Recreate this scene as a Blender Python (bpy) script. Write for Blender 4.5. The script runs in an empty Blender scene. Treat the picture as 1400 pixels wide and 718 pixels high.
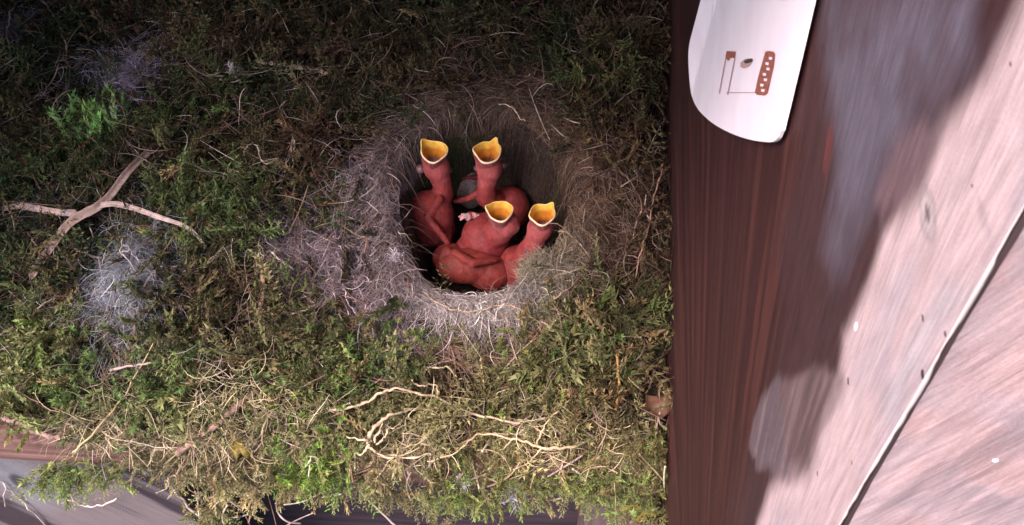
import bpy, bmesh, math
import numpy as np
from mathutils import Vector, Matrix

# ------------------------------------------------------------------ frame of reference (millimetres in code, metres in the scene)
MM = 0.001
YAW, PITCH, F, DIST = math.radians(3.8), math.radians(50.8), 1400.0, 330.0
FH = np.array([-math.sin(YAW), math.cos(YAW), 0.0])
FWD = math.cos(PITCH) * FH + np.array([0, 0, -math.sin(PITCH)])
RIGHT = np.array([math.cos(YAW), math.sin(YAW), 0.0])
UP = np.cross(RIGHT, FWD)

def ray(px, py):
    return FWD + (px - 700) / F * RIGHT + (359 - py) / F * UP

CAM = -DIST * ray(655, 300)

def at(px, py, z):                       # point of a level plane
    r = ray(px, py)
    return CAM + r * ((z - CAM[2]) / r[2])

def at_x(px, py, x):                     # point of a plane facing sideways
    r = ray(px, py)
    return CAM + r * ((x - CAM[0]) / r[0])

def at_y(px, py, y):                     # point of a plane facing the front
    r = ray(px, py)
    return CAM + r * ((y - CAM[1]) / r[1])

# ------------------------------------------------------------------ camera, sky, sun, exposure
scene = bpy.context.scene
cd = bpy.data.cameras.new('camera')
cam = bpy.data.objects.new('camera', cd)
scene.collection.objects.link(cam)
cd.sensor_width = 36.0
cd.lens = 36.0 * F / 1400.0
cd.clip_start, cd.clip_end = 0.005, 50.0
cam.matrix_world = Matrix(((RIGHT[0], UP[0], -FWD[0], CAM[0] * MM), (RIGHT[1], UP[1], -FWD[1], CAM[1] * MM),
                           (RIGHT[2], UP[2], -FWD[2], CAM[2] * MM), (0, 0, 0, 1)))
cd.dof.use_dof = True
cd.dof.focus_distance = 0.325
cd.dof.aperture_fstop = 110.0
scene.camera = cam

SUN_AZ, SUN_EL = math.radians(226), math.radians(54)      # azimuth clockwise from +y (the back of the box)
sdir = np.array([math.sin(SUN_AZ) * math.cos(SUN_EL), math.cos(SUN_AZ) * math.cos(SUN_EL), math.sin(SUN_EL)])
world = bpy.data.worlds.new('World')
scene.world = world
world.use_nodes = True
wn = world.node_tree.nodes
sky = wn.new('ShaderNodeTexSky')
sky.sky_type = 'NISHITA'
sky.sun_disc = False
sky.sun_elevation = SUN_EL
sky.sun_rotation = SUN_AZ
sky.air_density, sky.dust_density, sky.ozone_density = 1.0, 3.0, 0.4
bg = wn['Background']
bg.inputs['Strength'].default_value = 0.15
world.node_tree.links.new(sky.outputs[0], bg.inputs[0])
sl = bpy.data.lights.new('sun', 'SUN')
sl.energy, sl.angle, sl.color = 2.0, math.radians(30), (1.0, 0.84, 0.86)
sun = bpy.data.objects.new('sun', sl)
sun.rotation_euler = Vector(-sdir).to_track_quat('-Z', 'Y').to_euler()
scene.collection.objects.link(sun)
scene.view_settings.view_transform = 'Standard'
scene.view_settings.look = 'None'
scene.view_settings.gamma = 1.0
scene.view_settings.exposure = 1.72
scene.render.film_transparent = False

# ------------------------------------------------------------------ helpers
rng = np.random.default_rng(7)

def link(name, mesh, parent=None, mats=()):
    o = bpy.data.objects.new(name, mesh)
    scene.collection.objects.link(o)
    for m in mats:
        if m.name not in [x.name for x in mesh.materials]:
            mesh.materials.append(m)
    if parent is not None:
        o.parent = parent
    return o

def tag(o, label=None, cat=None, group=None, kind=None):
    for k, v in (('label', label), ('category', cat), ('group', group), ('kind', kind)):
        if v:
            o[k] = v
    return o

def thing(name, label, cat, group=None, loc=(0, 0, 0)):
    o = bpy.data.objects.new(name, None)
    o.empty_display_size = 0.01
    scene.collection.objects.link(o)
    return tag(o, label, cat, group)

def mesh_np(name, V, faces, n, col=None, uv=None, smooth=False):
    """V (N,3) in mm, faces (M,n) int"""
    me = bpy.data.meshes.new(name)
    V = np.asarray(V, dtype=np.float32) * MM
    faces = np.asarray(faces, dtype=np.int32)
    me.vertices.add(len(V))
    me.vertices.foreach_set('co', V.ravel())
    me.loops.add(faces.size)
    me.loops.foreach_set('vertex_index', faces.ravel())
    me.polygons.add(len(faces))
    me.polygons.foreach_set('loop_start', np.arange(0, faces.size, n, dtype=np.int32))
    me.polygons.foreach_set('loop_total', np.full(len(faces), n, dtype=np.int32))
    if smooth:
        me.polygons.foreach_set('use_smooth', np.ones(len(faces), dtype=bool))
    if col is not None:
        a = me.color_attributes.new('Col', 'FLOAT_COLOR', 'POINT')
        c = np.ones((len(V), 4), dtype=np.float32)
        c[:, :3] = np.clip(col, 0, 1)
        a.data.foreach_set('color', c.ravel())
    if uv is not None:
        a = me.attributes.new('grain', 'FLOAT_VECTOR', 'POINT')
        a.data.foreach_set('vector', np.asarray(uv, dtype=np.float32).ravel())
    me.update(calc_edges=True)
    return me

_P = rng.random((256, 256))
def vnoise(x, y):
    x = np.asarray(x, float); y = np.asarray(y, float)
    xi, yi = np.floor(x).astype(int), np.floor(y).astype(int)
    fx, fy = x - xi, y - yi
    fx, fy = fx * fx * (3 - 2 * fx), fy * fy * (3 - 2 * fy)
    g = lambda a, b: _P[(xi + a) % 256, (yi + b) % 256]
    return (g(0, 0) * (1 - fx) + g(1, 0) * fx) * (1 - fy) + (g(0, 1) * (1 - fx) + g(1, 1) * fx) * fy

def fbm(x, y, o=4):
    s, a, t = 0, 1.0, 0
    for k in range(o):
        s = s + a * vnoise(x * 2 ** k + 17.3 * k, y * 2 ** k + 5.1 * k); t += a; a *= .5
    return s / t

def sst(a, b, x):
    t = np.clip((x - a) / (b - a), 0, 1)
    return t * t * (3 - 2 * t)

# ------------------------------------------------------------------ materials
def mat(name, color=None, rough=.8, attr=False, noise=None, spec=.3, bump=None, translucent=0.0, sss=None, coat=0.0, coords='Object', vec=None, fine_grain=None):
    m = bpy.data.materials.new(name)
    m.use_nodes = True
    nt = m.node_tree
    b = nt.nodes['Principled BSDF']
    b.inputs['Roughness'].default_value = rough
    b.inputs['Specular IOR Level'].default_value = spec
    if coat:
        b.inputs['Coat Weight'].default_value = coat
        b.inputs['Coat Roughness'].default_value = .25
    src = None
    if attr:
        a = nt.nodes.new('ShaderNodeAttribute'); a.attribute_name = 'Col'
        src = a.outputs['Color']
    tc = nt.nodes.new('ShaderNodeTexCoord')
    vecout = tc.outputs[coords]
    if vec:
        ga = nt.nodes.new('ShaderNodeAttribute'); ga.attribute_name = 'grain'
        vecout = ga.outputs['Vector']
    if noise:                                # (scale vec, detail, colour low, colour high) multiplied / mixed
        sc, det, lo, hi = noise
        mp = nt.nodes.new('ShaderNodeMapping'); mp.inputs['Scale'].default_value = sc
        nt.links.new(vecout, mp.inputs[0])
        n = nt.nodes.new('ShaderNodeTexNoise'); n.inputs['Scale'].default_value = 1.0; n.inputs['Detail'].default_value = det
        nt.links.new(mp.outputs[0], n.inputs['Vector'])
        r = nt.nodes.new('ShaderNodeValToRGB')
        r.color_ramp.elements[0].position, r.color_ramp.elements[1].position = .3, .7
        r.color_ramp.elements[0].color = (*lo, 1); r.color_ramp.elements[1].color = (*hi, 1)
        nt.links.new(n.outputs[0], r.inputs[0])
        if src is not None:
            mx = nt.nodes.new('ShaderNodeMix'); mx.data_type = 'RGBA'; mx.blend_type = 'MULTIPLY'
            mx.inputs[0].default_value = 1.0
            nt.links.new(src, mx.inputs[6]); nt.links.new(r.outputs[0], mx.inputs[7])
            src = mx.outputs[2]
        else:
            src = r.outputs[0]
        if fine_grain:
            mp2 = nt.nodes.new('ShaderNodeMapping'); mp2.inputs['Scale'].default_value = fine_grain
            nt.links.new(vecout, mp2.inputs[0])
            n2 = nt.nodes.new('ShaderNodeTexNoise'); n2.inputs['Scale'].default_value = 1.0; n2.inputs['Detail'].default_value = 6.0; n2.inputs['Roughness'].default_value = .65
            nt.links.new(mp2.outputs[0], n2.inputs['Vector'])
            mp3 = nt.nodes.new('ShaderNodeMapping'); mp3.inputs['Scale'].default_value = (3800, 3800, 3800)
            nt.links.new(tc.outputs['Object'], mp3.inputs[0])
            n3 = nt.nodes.new('ShaderNodeTexNoise'); n3.inputs['Scale'].default_value = 1.0; n3.inputs['Detail'].default_value = 4.0
            nt.links.new(mp3.outputs[0], n3.inputs['Vector'])
            for nn_, lo_, hi_ in ((n2, .72, 1.22), (n3, .88, 1.12)):
                r2 = nt.nodes.new('ShaderNodeMapRange'); r2.inputs[1].default_value, r2.inputs[2].default_value = .3, .7
                r2.inputs[3].default_value, r2.inputs[4].default_value = lo_, hi_
                nt.links.new(nn_.outputs[0], r2.inputs[0])
                m2 = nt.nodes.new('ShaderNodeMix'); m2.data_type = 'RGBA'; m2.blend_type = 'MULTIPLY'; m2.inputs[0].default_value = 1.0
                nt.links.new(src, m2.inputs[6]); nt.links.new(r2.outputs[0], m2.inputs[7]); src = m2.outputs[2]
            n = n2
        if bump:
            bp = nt.nodes.new('ShaderNodeBump'); bp.inputs['Strength'].default_value = bump[0]; bp.inputs['Distance'].default_value = bump[1]
            nt.links.new(n.outputs[0], bp.inputs['Height'])
            nt.links.new(bp.outputs[0], b.inputs['Normal'])
    if src is not None:
        nt.links.new(src, b.inputs['Base Color'])
    else:
        b.inputs['Base Color'].default_value = (*color, 1)
    if sss:
        b.inputs['Subsurface Weight'].default_value = sss[0]
        b.inputs['Subsurface Radius'].default_value = sss[1]
        b.inputs['Subsurface Scale'].default_value = sss[2]
    if translucent:
        t = nt.nodes.new('ShaderNodeBsdfTranslucent')
        ms = nt.nodes.new('ShaderNodeMixShader'); ms.inputs[0].default_value = translucent
        out = nt.nodes['Material Output']
        if src is not None:
            nt.links.new(src, t.inputs[0])
        else:
            t.inputs[0].default_value = (*color, 1)
        nt.links.new(b.outputs[0], ms.inputs[1]); nt.links.new(t.outputs[0], ms.inputs[2])
        nt.links.new(ms.outputs[0], out.inputs[0])
    return m

M = {}
M['moss'] = mat('moss', attr=True, rough=.75, translucent=.25, spec=.2)
M['hair'] = mat('hair', attr=True, rough=.6, translucent=.2, spec=.3)
M['peat'] = mat('peat', attr=True, rough=.95, noise=((900, 900, 900), 6, (.45, .45, .45), (1.5, 1.5, 1.5)), bump=(.8, .002))
M['straw'] = mat('straw', attr=True, rough=.6, translucent=.1, noise=((700, 700, 120), 4, (.78, .75, .72), (1.18, 1.16, 1.15)), bump=(.3, .0004))
M['bark'] = mat('bark', attr=True, rough=.85, noise=((500, 500, 500), 6, (.45, .42, .42), (1.5, 1.45, 1.4)), bump=(.8, .001))
M['leaf'] = mat('leaf', attr=True, rough=.6, translucent=.25, noise=((300, 300, 300), 5, (.6, .55, .5), (1.3, 1.25, 1.2)), bump=(.4, .0006))
M['skin'] = mat('skin', attr=True, rough=.6, spec=.25, sss=(.75, (1.0, .24, .15), .0026), noise=((420, 420, 420), 5, (.72, .66, .66), (1.25, 1.22, 1.22)), bump=(.5, .0005), fine_grain=(1300, 1300, 500))
M['mouth'] = mat('mouth', attr=True, rough=.38, spec=.5, sss=(.25, (1.0, .45, .15), .0015), noise=((700, 700, 700), 3, (.85, .8, .75), (1.1, 1.1, 1.1)), bump=(.15, .0003))
M['eye'] = mat('eye', rough=.35, spec=.45, noise=((500, 500, 500), 3, (.09, .045, .06), (.22, .12, .13)))
M['egg'] = mat('egg', rough=.5, noise=((900, 900, 900), 3, (.14, .08, .075), (.30, .21, .19)))
M['wall'] = mat('wall', attr=True, rough=.6, spec=.22, vec=True, noise=((1, 1, 1), 7, (.86, .84, .83), (1.14, 1.13, 1.12)), bump=(.3, .0005), fine_grain=(4.0, .55, 1))
M['sawn'] = mat('sawn', attr=True, rough=.85, vec=True, noise=((1, 1, 1), 8, (.80, .76, .76), (1.16, 1.15, 1.15)), bump=(.5, .0007), fine_grain=(3.0, 1.1, 1))
M['arris'] = mat('arris', rough=.6, noise=((200, 200, 60), 4, (.46, .33, .30), (.72, .60, .56)))
M['brown_wood'] = mat('brown_wood', rough=.7, noise=((14, 420, 420), 7, (.07, .032, .028), (.24, .13, .115)), bump=(.5, .001))
M['dark_wood'] = mat('dark_wood', rough=.9, noise=((12, 300, 300), 6, (.02, .013, .018), (.06, .038, .05)), bump=(.4, .001))  # also carries the painted shade of the gap under the lip
M['post_wood'] = mat('post_wood', rough=.8, noise=((300, 300, 18), 6, (.07, .045, .05), (.18, .12, .125)), bump=(.4, .001))
M['white'] = mat('white', rough=.5, noise=((90, 90, 90), 2, (.84, .71, .80), (.90, .79, .86)))
M['print'] = mat('print', rough=.7, noise=((1500, 1500, 1500), 2, (.16, .03, .02), (.40, .15, .11)))
M['line'] = mat('line', color=(.45, .27, .26), rough=.7)
M['hole'] = mat('hole', color=(.06, .05, .05), rough=.6)
M['speck'] = mat('speck', color=(.03, .018, .022), rough=.8)
M['white_speck'] = mat('white_speck', color=(.85, .84, .84), rough=.5)
M['fluff'] = mat('fluff', attr=True, rough=.8, translucent=.3)

# ------------------------------------------------------------------ dimensions of the box
Z_SHELF, Z_LIP, LIP_Y = -45.0, -29.0, -72.0
XW = at(918, 359, -4)[0]                 # inner face of the side timber
Y_BACK, Z_TOP, X_LEFT = 152.0, 215.0, -205.0
YF = at_x(1150, 718, XW)[1]              # front arris of the side timber

# surface of the nest ------------------------------------------------
CX, CY, RX, RY = at(660, 300, -5)[0], 10.5, 27.5, 32.5

def plane_h(y):
    return np.where(y > 25, .17 * np.minimum(y - 25, 60), np.where(y > -8, .2 * (y - 25), -6.6 + .37 * (y + 8)))

def nest_h(x, y, rough=True):
    x = np.asarray(x, float); y = np.asarray(y, float)
    h = plane_h(y)
    dx, dy = (x - CX) / RX, (y - CY) / RY
    ang = np.arctan2(dy, dx)
    d = np.sqrt(dx * dx + dy * dy) / (1 + .05 * np.sin(3 * ang + 1) + .04 * np.sin(5 * ang))
    rim = np.exp(-((d - 1.27) / .2) ** 2)
    h = h + 2.8 * rim - 1.0 * np.exp(-((d - 1.75) / .25) ** 2)
    floor = -39.0
    inside = 1 - sst(.74, 1.08, d)
    h = h * (1 - inside) + floor * inside
    if rough:
        k = sst(.95, 1.7, d)
        h = h + k * (15 * (fbm(x / 26 + 3, y / 26 + 9, 3) - .5) + 9 * (fbm(x / 9, y / 9, 3) - .5)) + 1.5 * (fbm(x / 4, y / 4, 2) - .5)
        h = h - 5 * sst(-150, -200, x)
    h = np.where(y < -64, np.maximum(np.minimum(h, -25.5), -33), h)
    return h

def on_nest(px, py, off=0.0):
    z = -5.0
    for _ in range(30):
        p = at(px, py, z)
        z += .5 * (float(nest_h(p[0], p[1])) + off - z)
    return at(px, py, z)

# ------------------------------------------------------------------ the box
def box(name, x0, x1, y0, y1, z0, z1, m, parent, bevel=.8):
    bm = bmesh.new()
    bmesh.ops.create_cube(bm, size=1.0)
    for v in bm.verts:
        v.co = Vector(((x0 + x1) / 2 + v.co.x * (x1 - x0), (y0 + y1) / 2 + v.co.y * (y1 - y0), (z0 + z1) / 2 + v.co.z * (z1 - z0))) * MM
    bmesh.ops.bevel(bm, geom=list(bm.edges), offset=bevel * MM, segments=2, affect='EDGES')
    me = bpy.data.meshes.new(name); bm.to_mesh(me); bm.free()
    return link(name, me, parent, [m])

nest_box = thing('nest_box', 'open fronted brown wooden nest box with a thick weathered side timber', 'nest box')
box('floor_board', X_LEFT, XW - .3, LIP_Y + 9, Y_BACK, Z_SHELF - 14, Z_SHELF, M['brown_wood'], nest_box)
box('front_lip', X_LEFT, XW - .3, LIP_Y, LIP_Y + 8.8, Z_SHELF - .5, Z_LIP, M['brown_wood'], nest_box, 1.2)
box('back_wall', X_LEFT - 18, XW + 48, Y_BACK + .3, Y_BACK + 18, -160, Z_TOP, M['dark_wood'], nest_box)
box('unseen_left_wall', X_LEFT - 18, X_LEFT - .3, -74, Y_BACK, -160, 150, M['brown_wood'], nest_box)  # out of view, added for shading; height set by the light on the nest
box('unseen_roof', X_LEFT - 30, XW + 60, -118, Y_BACK + 24, Z_TOP + .5, Z_TOP + 18, M['brown_wood'], nest_box)  # out of view; added and sized to keep the back of the nest dark
pg = at_y(262, 700, -64)[0]; pp = at_y(800, 700, -62)[0]
box('dark_gap_backing', X_LEFT, XW - .3, -20, -12, -230, Z_SHELF - 15, M['dark_wood'], nest_box)  # dark board closing the gap; the gap's shade is put into its colour
box('corner_post', pp, XW - .4, LIP_Y + 9.5, LIP_Y + 40, -230, Z_SHELF - 14.5, M['post_wood'], nest_box)

# the grey plank under the lip: grid with its own weathered bands
def grid_face(name, P, U, Vv, nu, nv, colf, grainf, m, parent, wob=None):
    u, v = np.meshgrid(np.linspace(0, 1, nu), np.linspace(0, 1, nv))
    u, v = u.ravel(), v.ravel()
    V = P + u[:, None] * U + v[:, None] * Vv
    if wob is not None:
        V = V + wob(u, v)
    i = (np.arange(nv - 1)[:, None] * nu + np.arange(nu - 1)).ravel()
    Fc = np.stack([i, i + 1, i + 1 + nu, i + nu], 1)
    me = mesh_np(name, V, Fc, 4, colf(u, v, V), grainf(u, v, V), True)
    return link(name, me, parent, [m])

def poly_sd(P, poly):
    """signed distance (inside negative) of points P (N,2) to polygon"""
    poly = np.asarray(poly, float)
    d = np.full(len(P), 1e9); ins = np.zeros(len(P), bool)
    for a, b in zip(poly, np.roll(poly, -1, 0)):
        e = b - a; w = P - a
        t = np.clip((w @ e) / (e @ e), 0, 1)
        d = np.minimum(d, np.hypot(*(w - t[:, None] * e).T))
        c = (a[1] > P[:, 1]) != (b[1] > P[:, 1])
        with np.errstate(divide='ignore', invalid='ignore'):
            ins ^= c & (P[:, 0] < (b[0] - a[0]) * (P[:, 1] - a[1]) / (b[1] - a[1]) + a[0])
    return np.where(ins, -d, d)

def mixc(c, col, w):
    return c * (1 - w[:, None]) + np.asarray(col) * w[:, None]

grey_plank = thing('plank', 'weathered grey plank with diagonal streaks and a dark knot below the lip', 'plank')
def plank_col(u, v, V):
    s = (V[:, 0] * .9 + V[:, 2] * .75)
    n = fbm(s / 6, V[:, 2] / 60, 4)
    c = np.tile(np.array([.15, .125, .135]), (len(V), 1))
    c = mixc(c, (.045, .03, .037), sst(.45, .62, n))
    c = mixc(c, (.19, .15, .15), sst(.52, .40, n) * .7)
    kx = at_y(26, 658, -64)
    d = np.hypot((V[:, 0] - kx[0]) / 1.0, (V[:, 2] - kx[2]) / 1.9)
    c = mixc(c, (.20, .20, .22), sst(16, 5, d) * .8)
    c = mixc(c, (.05, .05, .06), sst(3.6, 2.0, d))
    return c
def plank_grain(u, v, V):
    s = (V[:, 0] * .9 + V[:, 2] * .75)
    return np.stack([s * 2.2, V[:, 2] * .06, V[:, 0] * 0], 1)
grid_face('face', np.array([X_LEFT + .5, -64.0, -230.0]), np.array([pg - X_LEFT - 1, 0, 0]), np.array([0, 0, 230 + Z_SHELF - 14.6]), 130, 150, plank_col, plank_grain, M['sawn'], grey_plank)
box('core', X_LEFT + .5, pg - .5, -63.8, -50, -230, Z_SHELF - 14.7, M['post_wood'], grey_plank)

# the side timber ----------------------------------------------------
def W(px, py):
    p = at_x(px, py, XW); return (p[1], p[2])
GP = np.array(W(948, 1062))              # the grain of the timber spreads from here
side = thing('side_timber', 'thick side timber, stained dark brown inside with a worn pale stretch and pink sawn front', 'timber')
def wall_col(u, v, V):
    Y = V[:, 1:3]
    r = Y - GP
    th, rr = np.arctan2(r[:, 1], r[:, 0]), np.hypot(r[:, 0], r[:, 1])
    st = fbm(th * 26 + .8 * (fbm(Y[:, 0] / 30, Y[:, 1] / 30 + 5, 3) - .5), rr / 55, 5)
    blot = fbm(Y[:, 0] / 16 + 40, Y[:, 1] / 16, 4)
    fine = fbm(th * 90, rr / 50 + 9, 3)
    c = np.tile(np.array([.048, .0165, .0165]), (len(V), 1))
    c = mixc(c, (.085, .028, .024), sst(.5, .72, st))
    c = mixc(c, (.092, .036, .032), sst(.52, .7, fbm(th * 75, rr / 60 + 3, 4)) * .55)
    c = mixc(c, (.018, .007, .007), sst(.46, .3, fbm(th * 60 + 9, rr / 80, 4)) * .45)
    wob = (blot - .5) * 9 + (st - .5) * 7
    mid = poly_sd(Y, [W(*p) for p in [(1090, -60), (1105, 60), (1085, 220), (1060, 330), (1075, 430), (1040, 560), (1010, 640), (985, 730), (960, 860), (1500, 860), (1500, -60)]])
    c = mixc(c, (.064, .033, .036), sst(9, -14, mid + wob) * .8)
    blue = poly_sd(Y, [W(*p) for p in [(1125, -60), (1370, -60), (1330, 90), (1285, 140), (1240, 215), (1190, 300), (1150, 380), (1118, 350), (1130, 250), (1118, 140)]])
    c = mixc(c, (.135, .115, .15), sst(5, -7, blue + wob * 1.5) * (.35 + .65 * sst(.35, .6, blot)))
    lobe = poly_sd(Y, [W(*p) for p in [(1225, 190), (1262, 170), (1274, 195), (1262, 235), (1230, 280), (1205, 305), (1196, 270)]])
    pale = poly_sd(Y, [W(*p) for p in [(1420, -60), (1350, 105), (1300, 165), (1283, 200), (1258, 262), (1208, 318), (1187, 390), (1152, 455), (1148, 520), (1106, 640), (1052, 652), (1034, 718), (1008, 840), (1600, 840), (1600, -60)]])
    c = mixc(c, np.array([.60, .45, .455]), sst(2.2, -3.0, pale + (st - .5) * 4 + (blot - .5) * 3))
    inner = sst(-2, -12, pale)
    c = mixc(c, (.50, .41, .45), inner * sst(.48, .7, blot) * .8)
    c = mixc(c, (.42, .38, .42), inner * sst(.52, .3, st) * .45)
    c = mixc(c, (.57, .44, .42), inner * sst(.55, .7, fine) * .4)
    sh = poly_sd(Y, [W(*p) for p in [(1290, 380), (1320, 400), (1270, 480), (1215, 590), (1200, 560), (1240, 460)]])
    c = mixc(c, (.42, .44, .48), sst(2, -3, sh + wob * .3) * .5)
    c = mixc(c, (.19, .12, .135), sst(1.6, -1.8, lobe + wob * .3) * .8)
    patch = poly_sd(Y, [W(*p) for p in [(1050, 530), (1085, 512), (1135, 508), (1153, 522), (1140, 560), (1118, 590), (1108, 625), (1092, 645), (1065, 650), (1035, 636), (1022, 610), (1030, 570)]])
    pw = sst(1.2, -1.0, patch + (st - .5) * 4 + (fine - .5) * 2) * .85
    bandb = sst(0, 1, (Y[:, 1] - W(1070, 640)[1]) / (W(1085, 545)[1] - W(1070, 640)[1]))
    c = mixc(c, (.19, .13, .135), pw * (.5 + .5 * st))
    c = mixc(c, (.135, .115, .135), pw * sst(.4, .1, bandb) * .55)
    c = mixc(c, (.36, .25, .25), pw * sst(.5, .7, fine) * .3)
    red = np.array(W(1132, 205)); q = Y - red
    ax = np.array(W(1126, 240)) - np.array(W(1138, 165)); L = np.hypot(*ax); ax = ax / L
    a, b2 = q @ ax, q @ np.array([-ax[1], ax[0]])
    c = mixc(c, (.15, .045, .045), sst(1.3, .7, np.hypot(a / (L * .55), b2 / 2.3) + (blot - .5)) * .85)
    kn = Y - np.array(W(1268, 292)); kd = np.hypot(kn[:, 0] / 3.2, kn[:, 1] / 1.7)
    c = mixc(c, (.33, .27, .28), sst(1.25, 1.0, kd) * .7); c = mixc(c, (.52, .43, .43), sst(.95, .6, kd)); c = mixc(c, (.16, .12, .13), sst(.45, .25, kd))
    kn = Y - np.array(W(1345, 296)); kd = np.hypot(kn[:, 0] / 3.0, kn[:, 1] / .7)
    c = mixc(c, (.38, .30, .32), sst(1.2, .5, kd) * .6)
    c = c * (.88 + .24 * fine[:, None]) * np.array([.74, .73, .74])
    return c
def wall_grain(u, v, V):
    r = V[:, 1:3] - GP
    th, rr = np.arctan2(r[:, 1], r[:, 0]), np.hypot(r[:, 0], r[:, 1])
    return np.stack([th * 150, rr * .16, th * 0], 1)
def edge_wob(u, v):                      # the arris is not dead straight
    w = np.zeros((len(u), 3))
    k = sst(.06, 0, u)
    w[:, 1] = k * (2.4 * (fbm(v * 9, v * 0 + 3, 4) - .5))
    return w
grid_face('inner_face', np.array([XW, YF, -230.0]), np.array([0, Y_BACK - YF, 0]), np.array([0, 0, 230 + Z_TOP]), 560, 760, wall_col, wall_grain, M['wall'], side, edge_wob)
TH = 46.0
def sawn_col(u, v, V):
    s = V[:, 0] * .82 - V[:, 2] * .42
    t = V[:, 0] * .42 + V[:, 2] * .82
    n = fbm(s / 2.4, t / 30, 4); b = fbm(V[:, 0] / 9, V[:, 2] / 9 + 70, 5)
    c = np.tile(np.array([.44, .295, .285]), (len(V), 1))
    c = mixc(c, (.44, .325, .34), sst(.45, .6, b) * .7)
    c = mixc(c, (.28, .19, .19), sst(.60, .70, n) * .7)
    c = mixc(c, (.30, .23, .24), sst(.56, .66, b) * sst(.45, .6, n) * .8)
    c = mixc(c, (.36, .28, .29), sst(.22, .0, u) * .75 * sst(.3, .6, b + .15))  # grey shadow band beside the arris, painted into the colour
    return c
def sawn_grain(u, v, V):
    s = V[:, 0] * .82 - V[:, 2] * .42
    return np.stack([s * 2.6, (V[:, 0] * .42 + V[:, 2] * .82) * .12, s * 0], 1)
def sawn_wob(u, v):
    w = np.zeros((len(u), 3)); w[:, 1] = 1.0 * (fbm(u * 9 - v * 30, v * 14 + u * 4, 4) - .5)
    return w
grid_face('sawn_front', np.array([XW + 1.2, YF + .6, -230.0]), np.array([TH - 1.2, 0, 0]), np.array([0, 0, 230 + Z_TOP]), 150, 700, sawn_col, sawn_grain, M['sawn'], side, sawn_wob)
box('core', XW + 1.0, XW + TH - .2, YF + 1.6, Y_BACK - .1, -230, Z_TOP - .1, M['post_wood'], side, .3)
# the split pale arris
zs = np.linspace(-230, Z_TOP, 760); vv = (zs + 230) / (230 + Z_TOP)
wob = 2.4 * (fbm(vv * 9, vv * 0 + 3, 4) - .5)
thk = .02 + .32 * sst(.35, .75, fbm(vv * 55, vv * 0 + 21, 4)) + .12 * fbm(vv * 40, vv * 0 + 8, 3)
Vs, Fs = [], []
ring = [(-.06, .2), (-.1, -.1), (.3, -.3), (1.2, .0), (1.3, .8)]
for k, z in enumerate(zs):
    for a, b in ring:
        Vs.append((XW + a * thk[k], YF + wob[k] + b * thk[k], z))
for k in range(len(zs) - 1):
    for j in range(4):
        Fs.append((k * 5 + j, k * 5 + j + 1, k * 5 + 6 + j, k * 5 + 5 + j))
link('arris', mesh_np('arris', Vs, Fs, 4, smooth=True), side, [M['arris']])

def blob(name, c, r, m, parent, seed=0, squash=(1, 1, 1), sub=2):
    bm = bmesh.new(); bmesh.ops.create_icosphere(bm, subdivisions=sub, radius=1.0)
    g = np.random.default_rng(seed)
    for v in bm.verts:
        k = 1 + .35 * (g.random() - .5)
        v.co = Vector((c[0] + v.co.x * r * squash[0] * k, c[1] + v.co.y * r * squash[1] * k, c[2] + v.co.z * r * squash[2] * k)) * MM
    for f in bm.faces: f.smooth = True
    me = bpy.data.meshes.new(name); bm.to_mesh(me); bm.free()
    return link(name, me, parent, [m])
for i, (px, py, r) in enumerate([(1262, 435, .62), (1293, 457, .6), (1262, 512, .85), (1160, 521, .72), (1200, 603, .4), (1165, 632, .55), (1118, 647, .6), (1382, 88, .5), (1330, 254, .5), (1158, 518, .4)]):
    blob('speck', at_x(px, py, XW + .05), r * .7, M['speck'], side, i, (.18, 1.3, .8))
for i, (px, py, r) in enumerate([(1170, 447, .6)]):
    blob('white_speck', at_x(px, py, XW), r, M['white_speck'], side, 20 + i, (.25, .8, 1.3))
blob('white_speck', at_y(1361, 630, YF + .5), .35, M['white_speck'], side, 31, (1, .3, 1))

# the white label on the timber ---------------------------------------
label = thing('label_plate', 'white rounded plastic label with brown printed bars fixed to the dark timber', 'label')
XL = XW - 1.2
outline = [(985, -80), (962, -10), (950, 36), (942, 65), (943, 100), (946, 130), (954, 148), (966, 161), (982, 173), (1002, 183), (1022, 190), (1042, 194), (1063, 195), (1071, 178), (1092, 90), (1113, 0), (1132, -80)]
fa = np.array(at_x(1002, -80, XL)[1:]); fb = np.array(at_x(948, 125, XL)[1:])
e = fb - fa; e = e / np.hypot(*e); nrm = np.array([-e[1], e[0]])
if (np.array(at_x(1040, 60, XL)[1:]) - fa) @ nrm < 0: nrm = -nrm
def lift(y, z):                          # the back strip of the plate is bent off the timber, the rest bows a little
    q = (np.array([y, z]) - fa) @ nrm
    return XL - (0.38 * max(0, -q)) - .2 * (1 - math.cos(max(0, q) / 12))
curve = outline[1:14]
for _ in range(2):
    curve = [curve[0]] + [q for a_, b_ in zip(curve, curve[1:]) for q in ((.75 * a_[0] + .25 * b_[0], .75 * a_[1] + .25 * b_[1]), (.25 * a_[0] + .75 * b_[0], .25 * a_[1] + .75 * b_[1]))] + [curve[-1]]
outline = outline[:1] + curve + outline[14:]
P2 = []
for px, py in outline:
    xx = XL
    for _ in range(12):
        q = at_x(px, py, xx); xx = .5 * xx + .5 * lift(q[1], q[2])
    P2.append(at_x(px, py, xx)[1:])
P2 = np.array(P2)
bm = bmesh.new()
y0, y1, z0, z1 = P2[:, 0].min(), P2[:, 0].max(), P2[:, 1].min(), P2[:, 1].max()
vsb = [bm.verts.new((0, p[0] * MM, p[1] * MM)) for p in P2]
f = bm.faces.new(vsb)
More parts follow.
